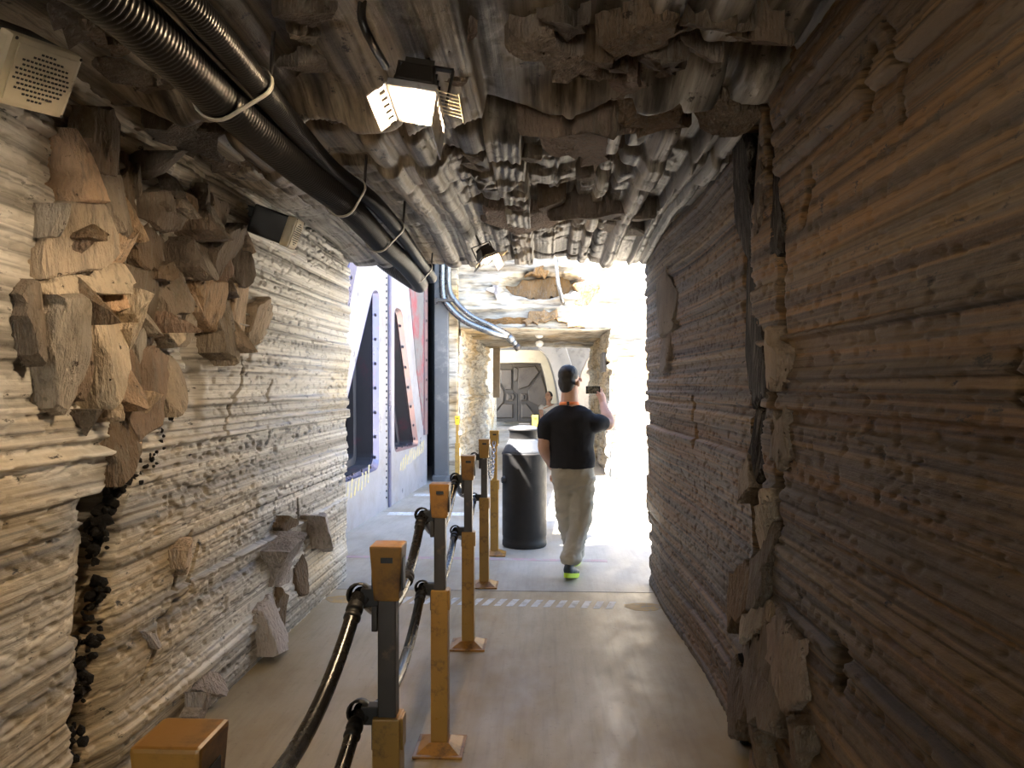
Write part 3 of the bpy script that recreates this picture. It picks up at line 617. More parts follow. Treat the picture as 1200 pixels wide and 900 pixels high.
arch = tag(empty('door_arch', (0, YD, 0)), 'thick cream arch curving around the hangar door', 'arch'); 
def arch_band(name, inner, outer, y0, y1, mat, parent):
    I = catmull([Vector((a, b, 0)) for a, b in fz(d4(inner), YD)], 6); O = catmull([Vector((a, b, 0)) for a, b in fz(d4(outer), YD)], 6)
    b = bmesh.new(); n = len(I); r = []
    for y in (y0, y1): r.append(([b.verts.new((p.x, y, p.y)) for p in I], [b.verts.new((p.x, y, p.y)) for p in O]))
    for k in range(n - 1):
        b.faces.new((r[0][0][k], r[0][0][k + 1], r[0][1][k + 1], r[0][1][k])); b.faces.new((r[1][0][k], r[1][0][k + 1], r[1][1][k + 1], r[1][1][k]))
        b.faces.new((r[0][0][k], r[0][0][k + 1], r[1][0][k + 1], r[1][0][k])); b.faces.new((r[0][1][k], r[0][1][k + 1], r[1][1][k + 1], r[1][1][k]))
    for k in (0, n - 1): b.faces.new((r[0][0][k], r[0][1][k], r[1][1][k], r[1][0][k]))
    return from_bm(name, b, mat, parent, loc=(0, -parent.location.y, 0) if parent else None)
arch_band('arch_ring', [(-60,268),(80,266),(440,266),(485,300),(530,480),(570,785)], [(-60,165),(80,160),(430,160),(510,200),(590,420),(640,785)], YD - .5, YD + .6, M['arch'], arch)
arch_band('back_plate', [(-60,166),(80,164),(440,164),(510,210)], [(-60,95),(80,95),(440,95),(530,110)], YD + .1, YD + .7, M['rib'], arch)
rib = tag(empty('stone_rib', (0, YD - 1, 0)), 'grey curved stone rib beside the cream door arch', 'arch')
arch_band('rib_band', [(460,150),(540,230),(600,400),(640,620),(650,785)], [(510,60),(600,160),(650,300),(690,450),(720,785)], YD - 1.6, YD - .4, M['rib'], rib)
for lab, pts, yy, mt, nm in (('grey slab leaning behind the head of the man in black', [(610,170),(690,100),(745,260),(770,420),(790,790),(700,790),(690,420),(640,300)], YD - .6, M['rib'], 'leaning_slab'),
                         ('white beam along the top of the far bright gap', [(690,85),(930,85),(935,125),(700,120)], YD - .2, M['white_cloth'], 'roof_beam'),
                         ('brown curved fin beside the phone of the man in black', [(935,170),(950,790),(800,790),(800,490),(830,350),(880,240)], YD - .9, M['board'], 'curved_fin')):
    o = outline_prism(nm, fz(d4(pts), yy), yy - .15, yy + .15, mt, None, .03); tag(o, lab, 'beam' if 'beam' in nm else 'slab')
bm = bmesh.new(); a = onY(578, 404, 19.3); b2 = onY(586, 466, 19.3)
box(bm, ((a.x + b2.x) / 2, 19.3, (a.z + b2.z) / 2 + .3), (b2.x - a.x, .12, a.z - b2.z + .6), bev=.01)
tag(from_bm('hanging_board', bm, M['board']), 'narrow brown board hanging left of the hangar door', 'board')
bm = bmesh.new(); box(bm, (6.2, 36, 3.2), (16, .5, 6.6)); struct(from_bm('wall_yard', bm, M['rock_pale']), 'bright sunlit wall beyond the second passage')
bm = bmesh.new(); box(bm, (-1.9, 23.0, 2.0), (.4, 6.6, 4.2)); struct(from_bm('wall_yard_left', bm, M['rock_pale']), 'sunlit wall left of the hangar door')

# ------------------------------------------------------------------ ship hull panel on the left
HX = lambda Y: -2.594 + .0556 * Y
hang = math.atan(.0556)
HT = 4.6
hull = tag(empty('hull_panel'), 'tall pale metal hull wall with two slanted riveted openings', 'wall panel')
hn = Vector((math.cos(hang), -math.sin(hang), 0))
def hp(s, z, d=0): return Vector((HX(s), s, z)) + hn * d
def onH(px, py):
    dd = ray(px, py); t = -2.594 / (dd.x - .0556 * dd.y); return dd.y * t, CAM_H + dd.z * t
def hprism(name, pts, d0, d1, mat, parent=hull):
    b = bmesh.new(); A = [b.verts.new(hp(s, z, d0)) for s, z in pts]; C = [b.verts.new(hp(s, z, d1)) for s, z in pts]; n = len(pts)
    b.faces.new(A); b.faces.new(C)
    for k in range(n): b.faces.new((A[k], A[(k + 1) % n], C[(k + 1) % n], C[k]))
    return from_bm(name, b, mat, parent)
def hring(name, pin, pout, d0, d1, mat, parent=hull):
    b = bmesh.new(); n = len(pin); L = [[b.verts.new(hp(s, z, d)) for s, z in q] for d in (d0, d1) for q in (pin, pout)]
    for k in range(n):
        j = (k + 1) % n
        b.faces.new((L[2][k], L[2][j], L[3][j], L[3][k])); b.faces.new((L[0][k], L[0][j], L[2][j], L[2][k])); b.faces.new((L[1][k], L[1][j], L[3][j], L[3][k])); b.faces.new((L[0][k], L[0][j], L[1][j], L[1][k]))
    return from_bm(name, b, mat, parent)
def hchamfer(name, pin, pout, din, dout, mat, parent=hull):
    b = bmesh.new(); n = len(pin); A = [b.verts.new(hp(s, z, din)) for s, z in pin]; O = [b.verts.new(hp(s, z, dout)) for s, z in pout]; A2 = [b.verts.new(hp(s, z, din - .02)) for s, z in pin]; O2 = [b.verts.new(hp(s, z, dout - .03)) for s, z in pout]
    for k in range(n):
        j = (k + 1) % n
        for P_, Q_ in ((A, O), (A2, O2), (A, A2), (O, O2)): b.faces.new((P_[k], P_[j], Q_[j], Q_[k]))
    return from_bm(name, b, mat, parent)
def round_poly(pts, r, n=5):
    out = []; m = len(pts)
    for k in range(m):
        p = Vector(pts[k]); a = (Vector(pts[k - 1]) - p); c = (Vector(pts[(k + 1) % m]) - p)
        rr = min(r, a.length * .45, c.length * .45); A = p + a.normalized() * rr; C = p + c.normalized() * rr
        for i in range(n + 1):
            t = i / n; out.append(tuple(A * (1 - t) ** 2 + p * 2 * t * (1 - t) + C * t * t))
    return out
def grow(pts, g):
    c = sum((Vector(p) for p in pts), Vector((0, 0))) / len(pts); out = []; m = len(pts)
    for k in range(m):
        p = Vector(pts[k]); a = Vector(pts[k - 1]); b = Vector(pts[(k + 1) % m])
        t = (b - a); nrm = Vector((t.y, -t.x)).normalized()
        if nrm.dot(p - c) < 0: nrm = -nrm
        out.append(tuple(p + nrm * g))
    return out
W1 = [(7.50, .55), (9.42, .55), (9.42, 2.74), (9.18, 2.74)]
W2 = [(10.19, .68), (11.64, .66), (10.58, 2.63), (10.19, 2.63)]
W1r = round_poly(W1, .16); W2r = round_poly(W2, .14)
SEAM = 9.85
# hull skin: two plates with openings, built as bridged outlines
def plate(name, s0, s1, hole):
    b = bmesh.new(); n = len(hole); c = sum((Vector(p) for p in hole), Vector((0, 0))) / n
    def outer(p):
        dv = Vector(p) - c; ts = []
        if dv.x > 1e-6: ts.append((s1 - c.x) / dv.x)
        if dv.x < -1e-6: ts.append((s0 - c.x) / dv.x)
        if dv.y > 1e-6: ts.append((HT - c.y) / dv.y)
        if dv.y < -1e-6: ts.append((-.05 - c.y) / dv.y)
        q = c + dv * min(ts); return (q.x, q.y)
    O = [outer(p) for p in hole]
    f = {}
    for dname, dd in (('f', 0.0), ('b', -.05)):
        f[dname] = ([b.verts.new(hp(*p, dd)) for p in hole], [b.verts.new(hp(*p, dd)) for p in O])
    for dname in 'fb':
        I_, O_ = f[dname]
        for k in range(n):
            j = (k + 1) % n; corner = None
            p, q = O[k], O[j]
            if abs(p[0] - q[0]) > 1e-4 and abs(p[1] - q[1]) > 1e-4:
                cs = [(x, z) for x in (s0, s1) for z in (-.05, HT) if (abs(x - p[0]) < 1e-4 or abs(z - p[1]) < 1e-4) and (abs(x - q[0]) < 1e-4 or abs(z - q[1]) < 1e-4)]
                if len(cs) == 1: corner = b.verts.new(hp(*cs[0], 0 if dname == 'f' else -.05))
                else:
                    cs = sorted(cs); 
            fs = [I_[k], O_[k]] + ([corner] if corner else []) + [O_[j], I_[j]]
            try: b.faces.new(fs)
            except ValueError: pass
    for k in range(n): b.faces.new((f['f'][0][k], f['f'][0][(k + 1) % n], f['b'][0][(k + 1) % n], f['b'][0][k]))
    return from_bm(name, b, M['hull'], hull)
def dens(pts, st=.12):
    out = []
    for a, b_ in zip(pts, pts[1:] + pts[:1]):
        a = Vector(a); b_ = Vector(b_); n = max(1, int((b_ - a).length / st))
        out += [tuple(a.lerp(b_, k / n)) for k in range(n)]
    return out
plate('hull_plate', 6.42, SEAM - .012, dens(W1r)); plate('hull_plate', SEAM + .012, 12.26, dens(W2r))
hprism('seam_strip', [(SEAM - .02, 0), (SEAM + .02, 0), (SEAM + .02, HT), (SEAM - .02, HT)], -.06, -.015, M['rivet'])
hprism('seam_flange', [(SEAM + .03, 0), (SEAM + .13, 0), (SEAM + .13, HT), (SEAM + .03, HT)], 0, .014, M['lavender'])
hprism('shade_plate', [(10.6, HT), (12.26, HT), (12.26, 8.1), (11.0, 8.1)], -.3, 0, M['hull'])  # unseen plate added above the hull to shade the rock face
hprism('shade_plate', [(4.6, 3.1), (6.41, 3.1), (6.41, HT), (7.05, HT), (6.9, 4.95), (4.6, 4.95)], -.3, -.01, M['hull'])  # unseen plate added over the passage to shade the barrel
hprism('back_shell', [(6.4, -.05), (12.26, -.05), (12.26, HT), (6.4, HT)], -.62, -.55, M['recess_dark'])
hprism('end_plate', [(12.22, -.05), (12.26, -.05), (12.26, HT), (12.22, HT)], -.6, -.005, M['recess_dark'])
def rivets(path, step, r, d, parent, mat=M['rivet']):
    tot = 0; me = None
    for a, b_ in zip(path[:-1], path[1:]):
        a = Vector(a); b_ = Vector(b_); n = max(1, int((b_ - a).length / step))
        for k in range(n):
            p = a.lerp(b_, (k + .5) / n)
            if me is None:
                q = bmesh.new(); rt_ = Matrix.Rotation(math.pi / 2, 4, 'Y') ; g = bmesh.ops.create_cone(q, segments=8, radius1=r, radius2=r * .7, depth=.014, cap_ends=True, matrix=Matrix.Rotation(-hang, 4, 'Z') @ rt_)
                me = bpy.data.meshes.new('rivet'); q.to_mesh(me); q.free(); me.materials.append(mat)
            o = bpy.data.objects.new('rivet', me); o.location = hp(p.x, p.y, d); link(o, parent)
for Wp, Wr, fm, pth in ((W1, W1r, 'lavender', [(7.9, .60), (9.33, .60), (9.37, .8), (9.37, 2.6)]), (W2, W2r, 'pink_metal', [(10.26, .73), (11.47, .71), (11.50, .84), (10.53, 2.55)])):
    ic = round_poly(grow(Wp, -.10), .13)
    fr_ = hchamfer('window_frame', ic, Wr, -.055, .006, M[fm])
    hring('window_reveal', ic, round_poly(grow(Wp, -.085), .13), -.5, -.05, M['recess'])
    inner = round_poly(grow(Wp, -.24), .08)
    hring('inner_step', inner, ic, -.34, -.26, M['recess'])
    hprism('window_back', grow(Wr, .02), -.5, -.47, M['recess'])
    rivets(pth, .29, .022, -.022, fr_)
# seam bolts (small, close-set)
rivets([(SEAM - .075, .1), (SEAM - .075, 3.6)], .085, .016, .004, hull)
# slanted lavender strip, pink triangular field and vertical riveted strip
st = hprism('edge_strip', [(7.65, 1.9), (7.85, 1.9), (8.85, 3.6), (8.55, 3.6)], 0, .03, M['lavender']); rivets([(7.75, 1.9), (8.70, 3.6)], .27, .024, .034, st)
hprism('pink_field', [(11.95, .95), (11.97, 4.0), (10.9, 4.0), (11.02, 3.0), (11.5, 1.8)], 0, .012, M['pink_field'])
st = hprism('edge_strip', [(11.98, .8), (12.18, .8), (12.18, 4.2), (11.96, 4.2)], 0, .03, M['pink_metal']); rivets([(12.08, 1.2), (12.08, 4.0)], .30, .026, .034, st)
for s0, s1, z0, dz in ((8.15, 9.1, .36, .19), (10.5, 12.1, .40, .20)):
    n = int((s1 - s0) / .13)
    for k in range(n):
        s = s0 + k * .13; z = z0 + .01 * k + rng.uniform(-.02, .02); h = dz * rng.uniform(.6, 1.1)
        hprism('stencil_mark', [(s, z), (s + .055, z), (s + .10, z + h), (s + .045, z + h)], .0, .002, M['stencil'])

# grey column beyond the hull and the conduits clipped to it
colm = tag(empty('column', (-1.66, 12.72, 0)), 'grey square column between the hull wall and the rock', 'column')
bm = bmesh.new(); box(bm, (-.06, 0, 2.3), (.24, .34, 4.7), bev=.02); from_bm('shaft', bm, M['column'], colm)
bm = bmesh.new(); box(bm, (.12, .02, 2.0), (.14, .26, 4.2), bev=.02); from_bm('side_flange', bm, M['rock_pale'], colm)
bm = bmesh.new(); box(bm, (-.04, 0, .04), (.34, .4, .12), bev=.02); from_bm('plinth', bm, M['column'], colm)
def conduit(px_path, Y, r, label):
    pts = catmull([onY(x, y, yy) for (x, y), yy in zip(px_path, Y)], 8)
    b = bmesh.new(); tube(b, pts, r, 14); return tag(from_bm('conduit', b, M['pipe'], None, True), label, 'pipe')
conduit([(519, 250), (519, 300), (519, 340), (524, 356), (545, 376), (575, 389), (594, 394)], [12.45, 12.45, 12.45, 12.45, 12.45, 12.5, 12.7], .058, 'thicker grey conduit bending off the column under the rock')
conduit([(526, 250), (526, 300), (526, 335), (533, 352), (552, 370), (580, 384), (596, 392)], [12.42, 12.42, 12.42, 12.42, 12.42, 12.5, 12.7], .045, 'thinner grey conduit beside the thicker one on the column')
cl = empty('conduit_clamp', onY(521, 352, 12.4)); tag(cl, 'dark clamp holding both conduits on the column', 'clamp')
bm = bmesh.new(); box(bm, (.02, 0, 0), (.30, .05, .05), bev=.008); from_bm('band', bm, M['steel_dark'], cl)
bm = bmesh.new(); box(bm, (-.14, .02, 0), (.05, .1, .09), bev=.008); from_bm('lug', bm, M['steel_dark'], cl)
cj = empty('conduit_joint', onY(600, 398, 12.75)); tag(cj, 'jointed grey fitting at the end of the conduits', 'pipe fitting')
bm = bmesh.new(); tube(bm, [(-.09, 0, .08), (.02, 0, -.03)], .07, 12); from_bm('sleeve', bm, M['pipe'], cj, True)
bm = bmesh.new(); tube(bm, [(.0, 0, 0), (.07, .03, -.10)], .05, 12); from_bm('elbow', bm, M['pipe'], cj, True)
bm = bmesh.new(); tube(bm, [(.06, .03, -.09), (.11, .06, -.15)], .062, 12); from_bm('end_cap', bm, M['steel_dark'], cj, True)
# small fittings on the far face
bm = bmesh.new(); tube(bm, catmull([onY(651, 296, 12.98), onY(652, 310, 12.86), onY(654, 330, 12.84), onY(657, 343, 12.86), onY(660, 355, 12.98)], 6), .035, 10); tag(from_bm('drop_pipe', bm, M['pipe'], None, True), 'thin grey pipe hanging over the sandy hollow', 'pipe')
ef = empty('wall_light', onY(699, 326, 12.62)); tag(ef, 'small two-eyed light box high on the sunlit face', 'light')
bm = bmesh.new(); box(bm, (0, 0, 0), (.34, .1, .14), bev=.02); from_bm('housing', bm, M['cream'], ef)
bm = bmesh.new(); lathe(bm, [(0, .05), (.07, .04), (.085, 0), (.085, -.03)], 18); o = from_bm('lens', bm, M['white_cloth'], ef, True); o.rotation_euler = (math.pi / 2, 0, 0); o.location = (.02, -.06, .01)
for k in (-1, 1):
    bm = bmesh.new(); lathe(bm, [(0, .012), (.014, .01), (.014, 0)], 10); q = from_bm('eye', bm, M['black'], ef, True); q.rotation_euler = (math.pi / 2, 0, 0); q.location = (.02 + k * .028, -.108, .0)
cf = empty('ceiling_lamp', onY(632, 393, 14.5)); tag(cf, 'small white double lamp under the second passage roof', 'light')
bm = bmesh.new(); tube(bm, [(0, 0, .2), (0, 0, .05)], .03, 10); from_bm('stem', bm, M['steel_dark'], cf, True)
for z in (.0, -.16):
    bm = bmesh.new(); lathe(bm, [(0, .07), (.06, .05), (.085, 0), (.05, -.05), (0, -.06)], 14); o = from_bm('lamp_head', bm, M['white_cloth'], cf, True); o.location.z = z
bm = bmesh.new(); q = onX(708, 425, 1.02); box(bm, (1.0, q.y, q.z), (.06, .6, .34), bev=.01); tag(from_bm('wall_plate', bm, M['steel_dark']), 'dark grey plate fixed on the rock jamb', 'plate')
# ------------------------------------------------------------------ stanchions and ropes
PX = -.46; PY = [.94, 2.08, 3.36, 4.68, 6.08, 7.20]
PXs = [-.455, -.43, -.465, -.475, -.49, -.485]
def make_post(loc, label, chain_post=False, scale=1.0, cap_mat='yellow_cap'):
    t = tag(empty('stanchion', loc), label, 'post', 'yellow stanchions')
    t.scale = (scale,) * 3
    b = bmesh.new(); box(b, (0, 0, 1.09), (.068, .068, .15), top=(1.30, 1.30), bev=.006); cap = from_bm('cap', b, M[cap_mat], t)
    for sx in (-1, 1):
        b = bmesh.new(); box(b, (sx * .0405, .0, 1.085), (.006, .034, .09), rot=None, bev=.001); o = from_bm('slot', b, M['black'], cap)
    b = bmesh.new(); box(b, (.004, -.0445, 1.128), (.032, .004, .014)); from_bm('badge', b, M['black'], cap)
    b = bmesh.new(); box(b, (0, 0, .86), (.05, .05, .34), bev=.004); from_bm('upright', b, M['steel_dark'] if not chain_post else M['yellow'], t)
    b = bmesh.new(); box(b, (0, 0, .37), (.075, .075, .66), bev=.005); sl = from_bm('sleeve', b, M['yellow'], t)
    b = bmesh.new(); box(b, (.040, 0, .655), (.008, .05, .085), bev=.002); from_bm('sleeve_tab', b, M['yellow'], sl)
    b = bmesh.new(); box(b, (0, 0, .006), (.215, .215, .012), bev=.003); base = from_bm('base_plate', b, M['yellow_cap'], t)
    b = bmesh.new(); box(b, (0, 0, .026), (.19, .19, .030), top=(.45, .45)); from_bm('base_skirt', b, M['yellow_cap'], base)
    if not chain_post:
        for z in (1.02, .70):
            b = bmesh.new(); box(b, (-.048, 0, z), (.05, .04, .05), bev=.004); br = from_bm('bracket', b, M['black'], t)
            b = bmesh.new(); box(b, (-.034, 0, z - .055), (.016, .05, .07), bev=.003); from_bm('bracket_plate', b, M['steel_dark'], br)
            b = bmesh.new()   # clamp ring around the rope end
            lathe(b, [(.026, -.02), (.033, -.018), (.033, .018), (.026, .02)], 16); r = from_bm('clamp_ring', b, M['black'], br, True); r.rotation_euler = (math.radians(78), 0, 0); r.location = (-.080, 0, z + .004)
    return t
labs = ['nearest stanchion, only its brown orange cap top showing at the bottom edge', 'stanchion with a dark shaded cap, second from the viewer', 'stanchion with a small black badge on its yellow cap, third from the viewer',
        'slim stanchion with brown cap and square foot, fourth from the viewer', 'stanchion with a bright yellow badged cap just in front of the chain', 'all-yellow stanchion holding the chain beside the black barrel']
for i, (x, y) in enumerate(zip(PXs, PY)): make_post((x, y, 0), labs[i], i == 5, 1.0, 'yellow_cap' if i < 4 else 'yellow')
q = onY(536, 560, 12.35); make_post((q.x, 12.35, 0), 'yellow and grey stanchion standing against the far rock wall', True, .93, 'yellow_bright')
q = onY(627, 560, 10.7); make_post((q.x, 10.7, 0), 'far yellow-capped stanchion peeking out behind the barrel lid', True, 1.0, 'yellow_bright')

def rope(i, z, sag, label):
    a = Vector((PXs[i] - .080, PY[i] + .012, z + .004)); b = Vector((PXs[i + 1] - .080, PY[i + 1] - .012, z + .004)); pts = []
    for k in range(25):
        t = k / 24; p = a.lerp(b, t); p.z -= sag * 4 * t * (1 - t); pts.append(p)
    root = tag(empty('barrier_rope', a), label, 'rope', 'black barrier ropes')
    bm = bmesh.new(); tube(bm, [p - a for p in pts], .0195, 14); from_bm('rope_hose', bm, M['rope'], root, True)
    for k0, nm in (((1, 'end_ferrule'), (23, 'end_ferrule')) + (((16, 'collar'),) if i == 1 and z > .9 else ())):
        d = (pts[k0 + 1] - pts[k0 - 1]).normalized() * .03; c = pts[k0] - a; bm = bmesh.new()
        r = .027 if nm == 'collar' else .023
        tube(bm, [c - d, c - d * .8, c - d * .45, c - d * .4, c, c + d * .05, c + d * .45, c + d * .5, c + d * .8, c + d], [r * .8, r, r, r * .87, r * .87, r, r, r * .87, r * .95, r * .75], 14); from_bm(nm, bm, M['black'], root, True)
    return root
ords = ['nearest', 'second', 'third', 'fourth']
spans = ['nearest post and the dark-capped post', 'dark-capped post and the badged third post', 'third post and the slim fourth post', 'slim fourth post and the post by the chain']
for i in range(4):
    rope(i, 1.02, .19, 'upper black sagging rope between the ' + spans[i]); rope(i, .70, .15, 'lower black sagging rope between the ' + spans[i])
# chain between the last two posts
ch = tag(empty('chain', (PXs[4], PY[4], 1.0)), 'pale metal chain hanging between the last two yellow posts', 'chain')
a = Vector((PXs[4] + .03, PY[4] + .03, 1.04)); b = Vector((PXs[5], PY[5] - .04, 1.06)); pts = []
N = 34
for k in range(N):
    t = k / (N - 1); p = a.lerp(b, t); p.z -= .26 * 4 * t * (1 - t); pts.append(p)
link_me = None
for k in range(N - 1):
    d = (pts[k + 1] - pts[k]); m = (pts[k] + pts[k + 1]) / 2 - ch.location
    if link_me is None:
        bm = bmesh.new(); L = []
        for j in range(13):
            an = j / 12 * 6.2832; L.append(Vector((.030 * math.cos(an), .013 * math.sin(an), 0)))
        tube(bm, L, .0042, 6, cap=False); link_me = bpy.data.meshes.new('chain_link'); bm.to_mesh(link_me); bm.free(); link_me.materials.append(M['pipe'])
    o = bpy.data.objects.new('chain_link', link_me); o.location = m
    qx = d.to_track_quat('X', 'Z'); o.rotation_mode = 'QUATERNION'; o.rotation_quaternion = qx @ Matrix.Rotation(math.pi / 2 * (k % 2), 4, 'X').to_quaternion(); link(o, ch)

# ------------------------------------------------------------------ barrel
bq = onY(614.5, 640, 7.62)
bar = tag(empty('barrel', (bq.x, 7.62, 0)), 'black milk-can shaped bin with a sloped grey shoulder', 'bin')
bm = bmesh.new(); lathe(bm, [(0, 0), (.212, 0), (.22, .012), (.22, .05), (.216, .06), (.216, .10), (.22, .11), (.22, .90), (.225, .912), (.222, .925), (0, .925)], 48); from_bm('drum', bm, M['barrel'], bar, True)
bm = bmesh.new(); lathe(bm, [(.21, .92), (.216, .928), (.205, .95), (.160, 1.045), (.150, 1.06), (0, 1.06)], 48); from_bm('shoulder', bm, M['barrel_top'], bar, True)
bm = bmesh.new(); lathe(bm, [(.145, 1.05), (.148, 1.065), (.148, 1.135), (.158, 1.14), (.160, 1.152), (.150, 1.162), (0, 1.162)], 48); from_bm('neck', bm, M['barrel'], bar, True)
bm = bmesh.new(); lathe(bm, [(.15, 1.158), (.14, 1.168), (.10, 1.182), (.05, 1.19), (0, 1.192)], 48); lid = from_bm('lid', bm, M['barrel_top'], bar, True)
bm = bmesh.new(); box(bm, (0, 0, 1.2), (.11, .03, .018), rot=None, bev=.005); from_bm('handle', bm, M['black'], lid)
bm = bmesh.new(); lathe(bm, [(0, .03), (.03, .028), (.04, .012), (.04, 0)], 18); o = from_bm('side_knob', bm, M['black'], bar, True); o.rotation_euler = (math.pi / 2, 0, math.radians(-62)); o.location = (-.19, -.105, .66)

# ------------------------------------------------------------------ corrugated hoses under the ceiling
def hose(path, r, pitch, amp, label, nseg=18):
    pts = catmull(path, 60); L = [0]
    for a, b in zip(pts[:-1], pts[1:]): L.append(L[-1] + (b - a).length)
    P = np.array([tuple(p) for p in pts]); n = int(L[-1] / pitch); q = []; rad = []
    for k in range(n * 4):
        s = k / (n * 4) * L[-1]; q.append(Vector([np.interp(s, L, P[:, j]) for j in range(3)])); rad.append(r - amp * (0, .35, 1, .35)[k % 4])
    root = tag(empty('conduit_hose', q[0]), label, 'hose', 'black corrugated hoses')
    bm = bmesh.new(); tube(bm, [p - q[0] for p in q], rad, nseg); from_bm('corrugated_tube', bm, M['black_rubber'], root, True)
    return root
H1 = [onZ(-60, -130, 2.50), onZ(60, -50, 2.50), onZ(152, 18, 2.50), onZ(255, 112, 2.50), onZ(345, 192, 2.48), onZ(405, 240, 2.47), onZ(447, 284, 2.46), onZ(474, 309, 2.47), Vector((-1.06, 6.42, 2.44)), Vector((-1.20, 6.66, 2.52)), Vector((-1.50, 6.72, 2.74)), Vector((-1.75, 6.7, 3.1))]
hose(H1, .068, .020, .009, 'thick black corrugated hose running along the ceiling')
H2 = [onZ(40, -150, 2.54), onZ(150, -55, 2.54), onZ(238, 22, 2.54), onZ(322, 122, 2.54), onZ(386, 196, 2.54), onZ(437, 236, 2.53), onZ(470, 274, 2.53), onZ(492, 306, 2.52), Vector((-.97, 6.5, 2.50)), Vector((-1.16, 6.82, 2.60)), Vector((-1.5, 6.85, 2.85)), Vector((-1.72, 6.85, 3.15))]
hose(H2, .041, .0145, .006, 'thinner black corrugated hose beside the thick one')
H3 = [onZ(120, -100, 2.55), onZ(214, 20, 2.60), onZ(280, 90, 2.57)]
bm = bmesh.new(); tube(bm, [p - H3[0] for p in catmull(H3, 12)], .012, 8); o = from_bm('cable', bm, M['black_rubber'], None, True); o.location = H3[0]; tag(o, 'thin black cable squeezed between the two corrugated hoses', 'cable')
def at_y(path, y):
    P = catmull(path, 30); return min(P, key=lambda p: abs(p.y - y))
for px_, py_, lab, wd in ((270, 112, 'pale strap around both hoses nearest the viewer', .011), (400, 228, 'pale strap around both hoses, second from the viewer', .012), (455, 272, 'pale strap around both hoses, third from the viewer', .012), (488, 316, 'pale strap around both hoses at the ceiling edge', .012)):
    yy = onZ(px_, py_, 2.5).y; p1 = at_y(H1[:8], yy); p2 = at_y(H2[:8], yy); p1 = Vector((p1.x, yy, p1.z)); p2 = Vector((p2.x, yy, p2.z)); a = (p1 + p2) / 2
    root = tag(empty('hose_strap', a), lab, 'strap', 'straps around the ceiling hoses')
    dv = p2 - p1; D = dv.length; an0 = math.atan2(dv.z, dv.x); r1, r2 = .074, .047; al = math.acos((r1 - r2) / D); L = []
    for k in range(13):      # around the thick hose, then the thin one
        t_ = an0 + al + (2 * math.pi - 2 * al) * k / 12; L.append(p1 - a + Vector((r1 * math.cos(t_), 0, r1 * math.sin(t_))))
    for k in range(9):
        t_ = an0 - al + 2 * al * k / 8; L.append(p2 - a + Vector((r2 * math.cos(t_), 0, r2 * math.sin(t_))))
    bm = bmesh.new(); n = len(L); c_ = Vector((0, 0, 0))
    rings = [[bm.verts.new(p * (1.0 if q in (0, 3) else 1.05) + Vector((0, (-wd if q in (0, 1) else wd), 0))) for p in L] for q in range(4)]
    for q in range(4):
        for k in range(n): bm.faces.new((rings[q][k], rings[q][(k + 1) % n], rings[(q + 1) % 4][(k + 1) % n], rings[(q + 1) % 4][k]))
    from_bm('band', bm, M['strap'], root, True)
    bm = bmesh.new(); tube(bm, [p2 - a + Vector((.045, 0, .02)), p2 - a + Vector((.055, 0, .17))], .007, 6); from_bm('hanger', bm, M['steel_dark'], root)

# ------------------------------------------------------------------ speakers on the left wall
def speaker(p, rot, w, h, label, dep=.16):
    root = tag(empty('speaker', p), label, 'speaker', 'cream wall speakers'); root.rotation_euler = rot
    b = bmesh.new(); box(b, (0, dep / 2 + .01, 0), (w, dep, h), bev=.012); from_bm('case', b, M['black'], root)
    b = bmesh.new(); box(b, (0, 0, 0), (w * 1.06, .05, h * 1.06), bev=.014); bz = from_bm('bezel', b, M['cream'], root)
    b = bmesh.new(); box(b, (0, -.026, 0), (w * .86, .006, h * .86)); gr = from_bm('grille', b, M['cream'], root)
    nx = 14; nz = 11; b = bmesh.new()
    for i in range(nx):
        for j in range(nz):
            if (i - 6.5) ** 2 / 40 + (j - 5) ** 2 / 24 > 1.15: continue
            box(b, ((i - 6.5) * w * .058 + (j % 2) * w * .02, -.0295, (j - 5) * h * .072), (w * .034, .003, h * .030))
    o = from_bm('perforation', b, M['grille'], gr); o['kind'] = 'stuff'
    for sx in (-1, 1):
        for sz in (-1, 1):
            b = bmesh.new(); lathe(b, [(0, .003), (.004, .002), (.005, 0)], 8); s_ = from_bm('screw', b, M['grille'], bz); s_.rotation_euler = (math.pi / 2, 0, 0); s_.location = (sx * w * .48, -.026, sz * h * .48)
    b = bmesh.new(); box(b, (-.02, dep + .07, .03), (.06, .16, .06), bev=.006); from_bm('mount', b, M['black'], root)
def look_rot(nrm, roll):     # local -Y faces nrm
    q = (-Vector(nrm).normalized()).to_track_quat('Y', 'Z'); return (q @ Matrix.Rotation(roll, 4, 'Y').to_quaternion()).to_euler()
speaker(onX(39, 88, -1.42), look_rot((.86, -.10, -.50), math.radians(-9)), .225, .18, 'cream perforated speaker at the upper left corner')
speaker(onX(342, 273, -1.42), look_rot((.93, .16, -.34), math.radians(-6)), .22, .16, 'small cream speaker in a black bracket below the hoses', .2)

